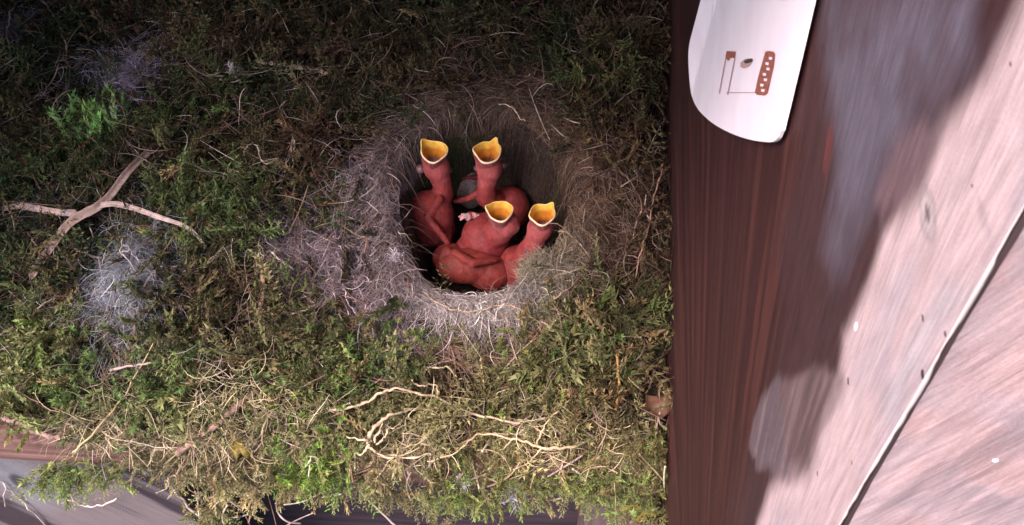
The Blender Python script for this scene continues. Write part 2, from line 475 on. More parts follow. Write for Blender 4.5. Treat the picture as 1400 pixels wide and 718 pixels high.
for k in range(1, 40):
    for axis, lo, hi in (((0, 1, 0), y0, y1), ((0, 0, 1), z0, z1)):
        q = (lo + (hi - lo) * k / 40) * MM
        bmesh.ops.bisect_plane(bm, geom=list(bm.verts) + list(bm.edges) + list(bm.faces), plane_co=(0, q, q), plane_no=axis, dist=1e-7)
for v in bm.verts:
    v.co.x = lift(v.co.y / MM, v.co.z / MM) * MM
me = bpy.data.meshes.new('plate'); bm.to_mesh(me); bm.free()
pl = link('plate', me, label, [M['white']])
so = pl.modifiers.new('thick', 'SOLIDIFY'); so.thickness = .0006; so.offset = 0
def printed(name, pts, m, w=None):
    """flat print just above the plate: polygon, or a line of width w (pixels)"""
    if w:
        a, b = np.array(pts[0], float), np.array(pts[1], float)
        d = (b - a) / np.hypot(*(b - a)); n = np.array([-d[1], d[0]]) * w / 2
        pts = [a + n, b + n, b - n, a - n]
    V = []
    for p in pts:
        q = at_x(p[0], p[1], XL); V.append((lift(q[1], q[2]) - .42, q[1], q[2]))
    bm = bmesh.new(); bm.faces.new([bm.verts.new(Vector(v) * MM) for v in V])
    me = bpy.data.meshes.new(name); bm.to_mesh(me); bm.free()
    return link(name, me, label, [m])
bar = printed('printed_bar', [(1052, 71), (1056, 70), (1063, 71), (1065, 75), (1063, 90), (1054, 128), (1050, 131), (1040, 130), (1037, 127), (1042, 105)], M['print'])
for k in range(7):
    t = k / 6
    cx_, cy_ = 1058 - 11 * t, 80 + 44 * t
    s = -1 if k % 2 else 1
    V = [at_x(cx_ + s * 1.5 + dx, cy_ + dy, XL) for dx, dy in ((-2.2, -2), (2.4, -1.4), (1.6, 2.2), (-2.4, 1.6))]
    bm = bmesh.new(); bm.faces.new([bm.verts.new(Vector((lift(v[1], v[2]) - .48, v[1], v[2])) * MM) for v in V])
    me = bpy.data.meshes.new('pale_dash'); bm.to_mesh(me); bm.free(); link('pale_dash', me, bar, [M['white']])
printed('printed_block', [(998, 70), (1011, 71), (1010, 80), (1004, 79), (1001, 84), (996, 79)], M['print'])
printed('printed_line', [(997, 78), (988, 128)], M['line'], 1.6)
printed('printed_line', [(1010, 80), (1000, 130)], M['line'], 1.6)
printed('printed_line', [(998, 127), (1038, 127)], M['line'], 1.2)
printed('printed_dot', [(1018, 86), (1024, 81), (1034, 80), (1035, 84), (1030, 91), (1023, 94), (1018, 92)], M['line'])
printed('hole', [(1023, 84), (1029, 80.5), (1035, 81), (1035, 84.5), (1029, 87), (1024, 87)], M['hole']).location.x = -.00004
printed('printed_block', [(1011, -12), (1026, -12), (1024, -1), (1014, 0)], M['print'])
printed('printed_block', [(1068, -12), (1086, -12), (1082, 0), (1072, 0)], M['print'])

# ------------------------------------------------------------------ the nest
nest = thing('nest', 'bird nest of moss, animal hair and dry stems with a deep hair-lined cup', 'nest')
xs = np.arange(X_LEFT + .4, XW - .3, 1.0); ys = np.arange(LIP_Y + 5, Y_BACK - .5, 1.0)
gx, gy = np.meshgrid(xs, ys); nx, ny = len(xs), len(ys)
gz = nest_h(gx, gy) - 8.0 * sst(1.5, 2.0, np.sqrt(((gx - CX) / RX) ** 2 + ((gy - CY) / RY) ** 2))
bedV = np.stack([gx, gy, gz], -1).reshape(-1, 3)
i = (np.arange(ny - 1)[:, None] * nx + np.arange(nx - 1)).ravel()
bedF = np.stack([i, i + 1, i + 1 + nx, i + nx], 1)
sk = bedV[:nx].copy(); sk[:, 2] = Z_SHELF + .2; sk[:, 1] += 1
n0 = len(bedV); bedV = np.vstack([bedV, sk]); j = np.arange(nx - 1)
bedF = np.vstack([bedF, np.stack([j, n0 + j, n0 + j + 1, j + 1], 1)])
nb = fbm(bedV[:, 0] / 10, bedV[:, 1] / 10, 4)
bc = mixc(np.tile(np.array([.028, .018, .013]), (len(bedV), 1)), (.03, .04, .012), sst(.45, .6, nb))
link('bed', mesh_np('bed', bedV, bedF, 4, bc, None, True), nest, [M['peat']])

def xy(px, py):
    p = on_nest(px, py); return p[:2]

# regions of the surface: (px, py, radius px)
MP = .245
def field(P, blobs):
    w = np.zeros(len(P))
    for px, py, r, s in blobs:
        c = xy(px, py)
        d2 = ((P[:, 0] - c[0]) ** 2 + ((P[:, 1] - c[1]) / 1.25) ** 2) / (r * MP) ** 2
        w = np.maximum(w, s * np.exp(-d2))
    return w
GREEN = [(120, 185, 45, 1.1), (150, 160, 30, .8), (285, 275, 70, .9), (330, 250, 50, .8), (60, 470, 70, .9), (40, 260, 60, .5), (150, 575, 70, 1), (250, 520, 70, .9), (420, 590, 90, .95), (480, 510, 60, 1), (560, 480, 40, .8), (790, 470, 60, .9), (720, 540, 80, .8), (850, 620, 80, .6),
         (600, 570, 60, .6), (452, 305, 22, 1), (590, 640, 80, .6), (520, 150, 50, .4), (660, 165, 30, .5), (250, 150, 60, .5), (300, 130, 60, .5), (420, 480, 60, .7), (360, 330, 60, .6), (100, 250, 40, .6), (700, 640, 60, .8), (800, 100, 70, .3), (650, 50, 90, .3), (880, 430, 60, .5), (30, 120, 50, .5)]
OLIVE = [(820, 640, 110, 1), (700, 600, 120, .8), (350, 620, 110, .9), (880, 560, 70, .6), (180, 610, 80, .6), (520, 640, 120, .9), (60, 560, 80, .5), (300, 560, 80, .5), (80, 480, 50, .5)]
BROWN = [(620, 130, 90, .9), (480, 60, 90, .6), (850, 180, 70, .9), (820, 330, 80, 1), (860, 60, 60, .8), (230, 220, 40, .7), (330, 60, 60, .6), (420, 220, 60, .9), (150, 470, 40, .7), (380, 440, 50, .6), (640, 510, 70, .7), (790, 560, 60, .6), (860, 545, 50, .8), (300, 400, 60, .6), (540, 250, 60, .6)]
HAIRZ = [(500, 260, 50, 1), (470, 350, 60, 1), (500, 410, 55, 1), (570, 440, 50, 1.1), (650, 445, 55, 1.1), (720, 425, 45, 1), (410, 345, 42, 1), (170, 395, 62, 1.1), (175, 125, 40, .9), (545, 190, 45, .8), (560, 300, 35, .9), (800, 240, 60, .8), (800, 330, 55, .8), (735, 370, 38, 1.1), (540, 480, 28, .9), (630, 470, 50, .8), (560, 400, 40, 1), (690, 120, 60, .5), (230, 300, 25, .5), (60, 300, 30, .5)]

def cup_d(P):
    return np.sqrt(((P[:, 0] - CX) / RX) ** 2 + ((P[:, 1] - CY) / RY) ** 2)

# moss shoots ---------------------------------------------------------
def make_shoot(seed, kind):
    g = np.random.default_rng(seed)
    V, Fc, T = [], [], []
    def stem(p0, p1, w):
        d = p1 - p0; s = np.cross(d, g.normal(size=3)); s = s / (np.linalg.norm(s) + 1e-9) * w
        b = len(V); V.extend([p0 - s, p0 + s, p1]); T.extend([0, 0, .4]); Fc.append((b, b + 1, b + 2))
    def leafy(p, q, n, ll, t0, t1):
        d = (q - p); L = np.linalg.norm(d); d = d / L
        a = np.cross(d, (0.3, .2, 1)); a /= np.linalg.norm(a); c = np.cross(d, a)
        for k in range(n):
            t = (k + .5) / n; base = p + (q - p) * t
            ph = k * 2.4 + g.random()
            rad = a * math.cos(ph) + c * math.sin(ph)
            l = ll * (1 - .45 * t) * (.8 + .4 * g.random())
            tip = base + (rad * .62 + d * .78) * l
            s = np.cross(rad, d) * l * .22
            b = len(V); V.extend([base - s, base + s, tip]); T.extend([t0 + (t1 - t0) * t] * 2 + [t0 + (t1 - t0) * t + .25]); Fc.append((b, b + 1, b + 2))
    if kind == 0:                         # upright bottle-brush shoot
        p = np.zeros(3); d = np.array([0, 0, 1.0])
        for s in range(4):
            d = d + g.normal(size=3) * .22; d /= np.linalg.norm(d)
            q = p + d * .25
            stem(p, q, .012); leafy(p, q, 7, .25, s / 4, (s + 1) / 4)
            p = q
    else:                                 # feathery frond with side branches
        p = np.zeros(3); d = np.array([0, 0, 1.0]); side_ = np.array([1.0, 0, 0])
        for s in range(6):
            d = d + np.array([g.normal() * .1, .10, 0]); d /= np.linalg.norm(d)
            q = p + d * .17
            stem(p, q, .014)
            for sg in (-1, 1):
                l = .36 * (1 - .75 * abs(s / 5 - .35)) * (.8 + .4 * g.random())
                e2 = q + (side_ * sg * .8 + d * .6 + np.array([0, .1 * g.normal(), 0])) * l
                stem(q, e2, .01); leafy(q, e2, 5, .12, s / 6, (s + 1) / 6)
            leafy(p, q, 3, .08, s / 6, (s + 1) / 6)
            p = q
    return np.array(V), np.array(Fc), np.array(T)
PROTO = [make_shoot(s, 0) for s in range(5)] + [make_shoot(20 + s, 1) for s in range(5)]

def scatter_shoots(pos, dirs, length, cols, which, g):
    """merged triangles of moss shoots"""
    Vs, Fs, Cs, base = [], [], [], 0
    for k, (PV, PF, PT) in enumerate(PROTO):
        m = which == k
        n = int(m.sum())
        if not n: continue
        d = dirs[m] / np.linalg.norm(dirs[m], axis=1, keepdims=True)
        a = np.cross(d, g.normal(size=(n, 3))); a /= np.linalg.norm(a, axis=1, keepdims=True)
        b = np.cross(d, a)
        L = length[m][:, None, None]
        V = pos[m][:, None, :] + L * (PV[None, :, 0:1] * a[:, None, :] + PV[None, :, 1:2] * b[:, None, :] + PV[None, :, 2:3] * d[:, None, :])
        C = cols[m][:, None, :] * (.65 + .55 * PT[None, :, None])
        Fc = PF[None] + (np.arange(n) * len(PV))[:, None, None] + base
        base += n * len(PV)
        Vs.append(V.reshape(-1, 3)); Cs.append(C.reshape(-1, 3)); Fs.append(Fc.reshape(-1, 3))
    return np.vstack(Vs), np.vstack(Fs), np.vstack(Cs)

def moss_colour(P, g):
    n = len(P)
    jit = lambda s: 1 + s * (g.random((n, 1)) - .5)
    c = np.tile(np.array([.034, .042, .019]), (n, 1))
    nn = fbm(P[:, 0] / 14 + 7, P[:, 1] / 14, 3)
    c = mixc(c, (.068, .040, .026), sst(.47, .56, nn))
    gr = np.clip(field(P, GREEN) + .25 * (fbm(P[:, 0] / 9, P[:, 1] / 9 + 30, 3) - .5), 0, 1)
    c = mixc(c, (.078, .112, .036), gr)
    ol = np.clip(field(P, OLIVE), 0, 1)
    c = mixc(c, (.34, .27, .12), ol * .85 * (.4 + .6 * g.random(n)))
    br = np.clip(field(P, BROWN), 0, 1)
    c = mixc(c, (.085, .045, .028), br * .9)
    r = g.random(n)
    c = mixc(c, (.16, .10, .05), np.where(r > .9, .8, 0))
    c = mixc(c, (.14, .21, .05), np.where(r < .07, .7, 0) * (gr + .2).clip(0, 1))
    return c * jit(.9) * (.35 + 1.3 * fbm(P[:, 0] / 5 + 3, P[:, 1] / 5, 2)[:, None])

g = np.random.default_rng(11)
N = 25000
P = np.stack([g.uniform(X_LEFT + 3, XW - 2, N), g.uniform(LIP_Y + 4, Y_BACK - 2, N)], 1)
hz = np.clip(field(P, HAIRZ), 0, 1)
cdm = cup_d(P)
gap = .55 * fbm(P[:, 0] / 5 + 50, P[:, 1] / 5, 3) + .45 * fbm(P[:, 0] / 15 + 20, P[:, 1] / 15, 2)
keep = (g.random(N) > .45 * sst(-56, -64, P[:, 1])) & (gap > .455 + .03 * sst(-20, -40, P[:, 1])) & (cdm > 1.12) & (g.random(N) > hz * 1.02) & (g.random(N) > .80 * sst(1.6, 1.3, cdm))
P = P[keep]; N = len(P)
pos = np.column_stack([P, nest_h(P[:, 0], P[:, 1]) - .8])
ang = g.uniform(0, 2 * np.pi, N); tilt = g.uniform(.55, 2.2, N)
dirs = np.column_stack([np.cos(ang) * tilt, np.sin(ang) * tilt - .45, np.full(N, 1.0)])
front = sst(-52, -68, P[:, 1])
dirs[:, 1] -= front * 1.1; dirs[:, 2] -= front * .5
length = g.uniform(5, 13, N) * (.55 + .95 * fbm(P[:, 0] / 18 + 60, P[:, 1] / 18, 3)) * (1 + .3 * sst(-15, -35, P[:, 1])) * (1 - .45 * sst(-54, -64, P[:, 1])) * (1 + .25 * (fbm(P[:, 0] / 12, P[:, 1] / 12, 2) - .5))
lump = np.where(fbm(P[:, 0] / 16 + 90, P[:, 1] / 16, 2) > .5, 1, 0)
which = np.where(g.random(N) < np.where(lump, .75, .3), g.integers(5, 10, N), g.integers(0, 5, N))
V, Fc, C = scatter_shoots(pos, dirs, length, moss_colour(P, g), which, g)
V[:, 0] = np.minimum(V[:, 0], XW - .4)
tag(link('moss', mesh_np('moss', V, Fc, 3, C), nest, [M['moss']]), kind='stuff')

n = 900
px_ = g.uniform(X_LEFT + 5, XW - 6, n); py_ = np.where(g.random(n) < .6, g.uniform(LIP_Y + 5, 0, n), g.uniform(0, 120, n))
P = np.column_stack([px_, py_]); ok = (cup_d(P) > 1.55) & (np.clip(field(P, HAIRZ), 0, 1) < .5) & (fbm(P[:, 0] / 12 + 70, P[:, 1] / 12, 2) > .45); P = P[ok]; n = len(P)
a = g.uniform(0, 2 * np.pi, n)
dirs = np.column_stack([np.cos(a) * 1.3, np.sin(a) * 1.3 - .5, g.uniform(.15, 1.0, n)])
oc = moss_colour(P, g) * 1.25 + np.array((.02, .024, .01))
V, Fc, C = scatter_shoots(np.column_stack([P, nest_h(P[:, 0], P[:, 1]) + 2.5]), dirs, g.uniform(11, 22, n), oc, g.integers(5, 10, n), g)
V[:, 0] = np.minimum(V[:, 0], XW - .4)
tag(link('feather_moss', mesh_np('feather_moss', V, Fc, 3, C), nest, [M['moss']]), kind='stuff')
n = 1900
x = g.uniform(at_y(150, 650, LIP_Y)[0], XW - 1, n)
cov = fbm(x / 9 + 11, x * 0 + 2, 3)
ylo = np.where(cov > .5, LIP_Y - 5.5 * sst(.5, .62, cov), LIP_Y + 4.5)
y = g.uniform(0, 1, n) * (LIP_Y + 12 - ylo) + ylo
z = np.where(y < LIP_Y, g.uniform(Z_LIP - 12, Z_LIP + 2, n), Z_LIP + g.uniform(0, 4, n))
P = np.column_stack([x, y]); pos = np.column_stack([x, y, z])
dirs = np.column_stack([g.normal(size=n) * 1.0, -.5 + g.normal(size=n) * .6, np.where(y < LIP_Y, -.15, .35) + g.normal(size=n) * .6])
oc = moss_colour(P, g); lf = sst(at_y(640, 650, LIP_Y)[0], at_y(480, 650, LIP_Y)[0], x)[:, None]; oc = oc * (.65 - .25 * lf) + (np.array((.30, .26, .10)) * (1 - lf) + np.array((.50, .40, .26)) * lf) * (.3 + .7 * g.random((n, 1))) * (.35 + .15 * lf)
V, Fc, C = scatter_shoots(pos, dirs, g.uniform(3, 8, n), oc, g.integers(0, 10, n), g)
V[:, 0] = np.minimum(V[:, 0], XW - .4)
tag(link('edge_moss', mesh_np('edge_moss', V, Fc, 3, C), nest, [M['moss']]), kind='stuff')

# moss hanging over the lip: tufts, each a part
def tuft(px, py, n, spread, length, col, hang=.0, z=None, dirv=None, frond=.5, y=None, label_=None):
    g = np.random.default_rng(int(px * 7 + py))
    c = on_nest(px, py) if (z is None and y is None) else (at_y(px, py, y) if y is not None else at(px, py, z))
    P = c + g.normal(size=(n, 3)) * np.array([spread, spread * (.25 if y is not None else .8), spread * .35])
    if y is None and z is None:
        P[:, 2] = nest_h(P[:, 0], P[:, 1]) - .3
    d0 = np.array([0, -.6, .8 - 1.4 * hang]) if dirv is None else np.array(dirv, float)
    dirs = d0 + g.normal(size=(n, 3)) * (.55 if (dirv is None or y is not None) else .3)
    L = g.uniform(.65, 1.2, n) * length
    cols = np.array(col) * (1 + .6 * (g.random((n, 1)) - .5)) * (1 + .2 * (g.random((n, 3)) - .5))
    w = np.where(g.random(n) < frond, g.integers(5, 10, n), g.integers(0, 5, n))
    V, Fc, C = scatter_shoots(P, dirs, L, cols, w, g)
    V[:, 0] = np.minimum(V[:, 0], XW - .4)
    o = link('moss_tuft', mesh_np('moss_tuft', V, Fc, 3, C), nest, [M['moss']])
    if label_: o['label'] = label_
    return o
GR, OL, YG = (.095, .14, .045), (.27, .235, .11), (.20, .235, .075)
tuft(112, 205, 34, 3.4, 15, (.26, .42, .13), dirv=(-.1, .75, .65), frond=.1, label_='vivid green upright moss tuft')
tuft(140, 195, 22, 4.0, 13, (.24, .38, .12), dirv=(.25, .75, .6), frond=.2)
tuft(150, 170, 8, 3, 12, (.11, .2, .05), dirv=(.4, .7, .6), frond=.2)
for px, py, n, s, l, c in [(270, 270, 40, 7, 9, GR), (300, 285, 40, 6, 9, GR), (330, 255, 30, 6, 9, GR), (250, 520, 40, 7, 11, GR), (60, 480, 40, 8, 11, GR), (150, 560, 50, 8, 12, GR), (455, 305, 22, 3, 7, GR),
                           (480, 500, 50, 7, 10, GR), (520, 480, 40, 6, 9, GR), (570, 490, 30, 5, 9, (.16, .2, .06)), (430, 590, 60, 8, 10, (.16, .24, .05)), (450, 625, 60, 6, 9, (.17, .26, .05)), (790, 460, 30, 5, 9, GR), (805, 480, 30, 5, 10, GR),
                           (720, 520, 40, 8, 10, (.17, .2, .055)), (740, 560, 40, 8, 10, OL), (850, 600, 50, 8, 9, OL), (830, 640, 60, 8, 9, YG), (870, 650, 50, 7, 9, YG), (360, 560, 40, 8, 10, GR), (640, 620, 40, 8, 9, OL), (560, 580, 40, 8, 9, OL), (410, 520, 30, 6, 9, GR),
                           (300, 600, 40, 7, 10, OL), (240, 600, 36, 7, 10, OL), (690, 640, 40, 6, 8, YG), (620, 640, 40, 6, 8, YG), (20, 540, 30, 7, 11, (.19, .17, .06)), (100, 520, 30, 7, 11, (.15, .19, .06)), (780, 600, 40, 8, 9, OL), (355, 620, 40, 7, 9, OL), (200, 570, 36, 7, 11, GR)]:
    tuft(px, py, n, s, l, c, hang=.25 if py > 570 else 0)
for px, py, n, s, l, c in [(85, 640, 34, 4, 11, YG), (150, 640, 30, 4, 9, YG), (440, 640, 40, 5, 9, YG), (530, 668, 24, 4, 7, OL), (575, 676, 26, 4, 7, OL), (620, 680, 30, 4, 7, YG), (660, 678, 34, 4, 7, YG), (700, 672, 18, 3, 7, YG), (290, 690, 34, 4, 9, OL), (300, 710, 24, 3, 8, YG),
                           (600, 715, 12, 3, 6, OL), (330, 660, 40, 6, 9, (.4, .33, .16)), (390, 655, 40, 6, 8, (.36, .3, .14)), (480, 655, 40, 6, 8, OL), (845, 680, 26, 4, 7, YG), (880, 684, 24, 4, 7, OL), (800, 655, 30, 5, 7, YG), (915, 700, 30, 4, 10, (.2, .14, .09)), (250, 640, 26, 5, 8, OL), (750, 665, 24, 4, 7, OL)]:
    tuft(px, py, n, s, l, c, y=LIP_Y - 1.5, dirv=(.3 * math.sin(px), -.6, -.1), frond=.5)

# hair ----------------------------------------------------------------
def ribbons(P0, D0, L, width, K, curl, cols, hfun, lift_, g, hug=.6, flat=1.0):
    """fine fibres as narrow ribbons that wander over the surface"""
    n = len(P0)
    pts = np.zeros((n, K, 3)); pts[:, 0] = P0
    d = D0 / np.linalg.norm(D0, axis=1, keepdims=True)
    bend = g.normal(size=(n, 3)) * curl
    step = (L / (K - 1))[:, None]
    for k in range(1, K):
        d = d + np.cross(bend, d) + g.normal(size=(n, 3)) * curl * .35
        d /= np.linalg.norm(d, axis=1, keepdims=True)
        q = pts[:, k - 1] + d * step
        if hfun is not None:
            z = hfun(q[:, 0], q[:, 1]) + lift_
            q[:, 2] = q[:, 2] * (1 - hug) + hug * np.maximum(q[:, 2] * 0 + z, z)
        pts[:, k] = q
    return pts

def ribbon_mesh(name, pts, width, cols, g):
    n, K, _ = pts.shape
    tdir = np.gradient(pts, axis=1)
    side_ = np.cross(tdir, g.normal(size=(n, 1, 3)) + np.array([0, 0, .3]))
    side_ /= np.linalg.norm(side_, axis=2, keepdims=True) + 1e-9
    taper = np.sin(np.linspace(.25, np.pi - .15, K)) ** .6
    w = width[:, None, None] * .5 * taper[None, :, None]
    V = np.stack([pts - side_ * w, pts + side_ * w], 2).reshape(-1, 3)
    V[:, 0] = np.minimum(V[:, 0], XW - .4)
    b = (np.arange(n)[:, None] * (2 * K) + np.arange(K - 1)[None] * 2).ravel()
    Fc = np.stack([b, b + 1, b + 3, b + 2], 1)
    C = np.repeat(cols, 2 * K, axis=0)
    return mesh_np(name, V, Fc, 4, C)

def hair_patch(name, px, py, n, r, L, col, col2, curl=.35, width=.14, loft=2.5, seed=0, along=None, label_=None, tang=False):
    g = np.random.default_rng(seed + int(px + 3 * py))
    c = on_nest(px, py)
    rr = r * MP * np.abs(g.normal(size=n)) * .75; an = g.uniform(0, 2 * np.pi, n)
    x, y = c[0] + rr * np.cos(an), c[1] + rr * np.sin(an) * 1.25
    x = np.minimum(x, XW - 1)
    up = g.random(n) ** 1.5 * loft
    ok = cup_d(np.column_stack([x, y])) > 1.06; x, y, up, n = x[ok], y[ok], up[ok], int(ok.sum())
    nl = max(8, n // 45); lk = g.integers(0, nl, n)
    lx, ly = x[:nl], y[:nl]
    mv = g.random(n) * .6
    x, y = x + (lx[lk] - x) * mv * (np.hypot(lx[lk] - x, ly[lk] - y) < 9), y + (ly[lk] - y) * mv * (np.hypot(lx[lk] - x, ly[lk] - y) < 9)
    P0 = np.column_stack([x, y, nest_h(x, y) + up])
    if along is None:
        a = g.uniform(0, 2 * np.pi, nl)[lk] + g.normal(size=n) * .7
    else:
        a = along + g.normal(size=n) * .45 + np.where(g.random(n) < .5, np.pi, 0)
    if tang: a = np.arctan2((y - CY) / RY, (x - CX) / RX) + np.pi / 2 + .75 * g.normal(size=nl)[lk] + .45 * g.normal(size=n)
    D = np.column_stack([np.cos(a), np.sin(a), g.normal(size=n) * .25])
    t = g.random((n, 1))
    cols = (np.array(col) * (1 - t) + np.array(col2) * t) * (.42 + .36 * g.random((n, 1))) * (.45 + .9 * g.random(nl)[lk][:, None]) * np.exp(.35 * g.normal(size=(n, 1)))
    cols = np.clip(cols, 0, .8); pts = ribbons(P0, D, g.uniform(.5, 1.3, n) * L, None, 8, curl, cols, nest_h, up, g, hug=.35)
    o = link(name, ribbon_mesh(name, pts, width * g.uniform(.6, 1.5, n), cols, g), nest, [M['hair']])
    tag(o, kind='stuff')
    if label_: o['label'] = label_
    return o
GREY, MAUVE, DARK, OLV, TAN, BLUE = (.48, .40, .41), (.36, .23, .255), (.10, .065, .06), (.33, .28, .20), (.38, .22, .155), (.34, .34, .40)
hair_patch('wool_tuft', 172, 393, 4200, 62, 13, (.50, .50, .55), (.36, .37, .43), .22, .09, 8, label_='pale grey-blue wool tuft')
hair_patch('wool_tuft', 225, 385, 900, 30, 12, (.42, .43, .5), BLUE, .25, .09, 8)
hair_patch('wool_tuft', 185, 400, 900, 30, 10, TAN, GREY, .5, .13, 5)
hair_patch('hair_patch', 415, 345, 2800, 40, 11, MAUVE, GREY, .4, .11, 4)
hair_patch('hair_patch', 178, 122, 2200, 42, 12, (.58, .47, .62), (.6, .48, .6), .35, .11, 9, label_='purplish matted hair patch')
for px, py, n, r, a, b in [(455, 340, 900, 40, MAUVE, GREY), (470, 400, 1500, 42, MAUVE, GREY), (500, 260, 900, 34, GREY, MAUVE), (520, 440, 1100, 34, GREY, MAUVE), (540, 485, 900, 22, (.3, .25, .31), MAUVE), (830, 250, 900, 45, TAN, DARK), (840, 340, 900, 45, DARK, TAN), (620, 110, 900, 45, DARK, TAN), (720, 115, 900, 45, DARK, TAN)]:
    hair_patch('hair_patch', px, py, n, r, 11, a, b, .35, .11, 3.5)
    hair_patch('coarse_hair', px, py, n // 7, r, 10, np.array(a) * 1.4, np.array(b) * 1.2, .45, .2, 5.0, seed=5)
def felt(name, n, width, curl, lift_max, seed, bright):
    g = np.random.default_rng(seed)
    th = g.uniform(0, 2 * np.pi, n); nl = n // 60; lk = g.integers(0, nl, n)
    lth, ld = g.uniform(0, 2 * np.pi, nl), g.uniform(1.04, 1.5, nl)
    th = np.where(g.random(n) < .6, lth[lk] + .10 * g.normal(size=n), th)
    d = np.where(g.random(n) < .6, ld[lk] + .05 * g.normal(size=n), 1.06 + np.abs(g.normal(size=n)) * .24)
    d = np.maximum(d, 1.03 + .03 * g.random(n))
    x, y = CX + RX * d * np.cos(th), CY + RY * d * np.sin(th)
    x = np.minimum(x, XW - 2)
    ok = (fbm(x / 6 + 31, y / 6, 3) > .46) | (d < 1.12) | ((np.sin(th) < -.5) & (d < 1.3)); x, y, th, d, lk, n = x[ok], y[ok], th[ok], d[ok], lk[ok], int(ok.sum())
    up = g.random(n) ** 1.3 * lift_max * sst(1.0, 1.15, d) + .2
    P0 = np.column_stack([x, y, nest_h(x, y) + up])
    a = th + np.pi / 2 + .5 * g.normal(size=nl)[lk] + .45 * g.normal(size=n)
    D = np.column_stack([np.cos(a) * RX, np.sin(a) * RY, 6 * g.normal(size=n)])
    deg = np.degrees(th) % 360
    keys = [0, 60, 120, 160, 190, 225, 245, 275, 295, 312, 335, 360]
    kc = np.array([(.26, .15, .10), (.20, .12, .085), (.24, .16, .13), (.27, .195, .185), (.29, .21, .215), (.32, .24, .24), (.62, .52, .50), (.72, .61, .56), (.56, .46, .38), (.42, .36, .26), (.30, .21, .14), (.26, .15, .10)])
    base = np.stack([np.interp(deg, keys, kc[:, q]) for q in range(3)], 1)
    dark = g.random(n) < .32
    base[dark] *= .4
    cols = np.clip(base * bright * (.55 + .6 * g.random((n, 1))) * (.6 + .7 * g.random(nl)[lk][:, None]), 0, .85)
    pts = ribbons(P0, D, g.uniform(5, 15, n), None, 8, curl, cols, nest_h, up, g, hug=.5)
    # keep the fibres from bridging the opening
    dd = np.sqrt(((pts[..., 0] - CX) / RX) ** 2 + ((pts[..., 1] - CY) / RY) ** 2)
    f = np.maximum(1.0, 1.01 / np.maximum(dd, .2))
    pts[..., 0] = CX + (pts[..., 0] - CX) * f; pts[..., 1] = CY + (pts[..., 1] - CY) * f
    tag(link(name, ribbon_mesh(name, pts, width * g.uniform(.6, 1.5, n), cols, g), nest, [M['hair']]), kind='stuff')
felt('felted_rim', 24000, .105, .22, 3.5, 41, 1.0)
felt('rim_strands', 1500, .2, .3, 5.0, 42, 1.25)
g = np.random.default_rng(77)
n = 5200
hc = at(742, 376, -9)
q = g.normal(size=(n, 3)); q /= np.linalg.norm(q, axis=1, keepdims=True)
P0 = hc + q * np.array([7.2, 6.0, 7.0]) * (g.random((n, 1)) ** .4)
cols = (np.array(OLV) * .75 + np.array((.12, .1, .07)) * g.random((n, 1))) * (.55 + .7 * g.random((n, 1)))
pts = ribbons(P0, q * .3 + g.normal(size=(n, 3)), g.uniform(2.5, 7, n), None, 7, .35, cols, None, 0, g)
tag(link('hair_patch', ribbon_mesh('hair_patch', pts, g.uniform(.07, .16, n), cols, g), nest, [M['hair']]), label='olive fuzzy hair clump at the front of the cup', kind='stuff')
hair_patch('hair_patch', 715, 405, 1200, 30, 8, OLV, GREY, .5, .13, 5)
# lining of the cup
g = np.random.default_rng(5)
n = 9000
an = g.uniform(0, 2 * np.pi, n); dd = g.uniform(.45, 1.18, n)
x, y = CX + RX * dd * np.cos(an), CY + RY * dd * np.sin(an)
P0 = np.column_stack([x, y, nest_h(x, y) + .4])
a = an + np.pi / 2 + g.normal(size=n) * .6
D = np.column_stack([np.cos(a), np.sin(a), g.normal(size=n) * .2])
t = g.random((n, 1)); cols = (np.array((.03, .018, .016)) * (1 - t) + np.array((.12, .065, .05)) * t)
pts = ribbons(P0, D, g.uniform(5, 14, n), None, 7, .3, cols, nest_h, .5, g, hug=.8)
tag(link('cup_lining', ribbon_mesh('cup_lining', pts, g.uniform(.1, .2, n), cols, g), nest, [M['hair']]), kind='stuff')
# reddish-brown fibre ring at the front of the cup
n = 240
t = g.uniform(0, 1, n)
rp = np.array([on_nest(px, py) for px, py in [(560, 462), (600, 478), (650, 482), (700, 472), (740, 455), (765, 432)]])
idx = t * 4.99; k = idx.astype(int); fr = (idx - k)[:, None]
c0 = rp[k] * (1 - fr) + rp[k + 1] * fr; dv = rp[k + 1] - rp[k]
P0 = c0 + g.normal(size=(n, 3)) * np.array([1.5, 2.6, .8]) + np.array([0, 0, 2.0])
cols = np.array((.22, .125, .085)) * (.6 + .9 * g.random((n, 1)))
pts = ribbons(P0, dv + g.normal(size=(n, 3)) * .8, g.uniform(12, 34, n), None, 10, .08, cols, nest_h, 2.0, g, hug=.35)
tag(link('fibre_ring', ribbon_mesh('fibre_ring', pts, g.uniform(.14, .28, n), cols, g), nest, [M['hair']]), kind='stuff')
# pale dry tangle along the front edge
n = 4200
x = g.uniform(at_y(120, 650, LIP_Y)[0], XW - 4, n); y = LIP_Y - 1 + np.abs(g.normal(size=n)) * 10
keep_ = (fbm(x / 11 + 5, y / 11, 3) > .5) & ((x < at_y(620, 640, LIP_Y)[0]) | (g.random(n) < .35)); x, y = x[keep_], y[keep_]; n = len(x)
up = g.uniform(2, 10, n)
P0 = np.column_stack([x, y, nest_h(x, y) + up])
D = np.column_stack([g.normal(size=n), g.normal(size=n) * .5 - .4, g.normal(size=n) * .4])
cols = np.array((.62, .49, .31)) * (.5 + .7 * g.random((n, 1))) * (1 + .15 * (g.random((n, 3)) - .5))
pts = ribbons(P0, D, g.uniform(4, 16, n), None, 7, .19, cols, nest_h, up, g, hug=.15)
tag(link('dry_tangle', ribbon_mesh('dry_tangle', pts, g.uniform(.08, .24, n), cols, g), nest, [M['hair']]), kind='stuff')
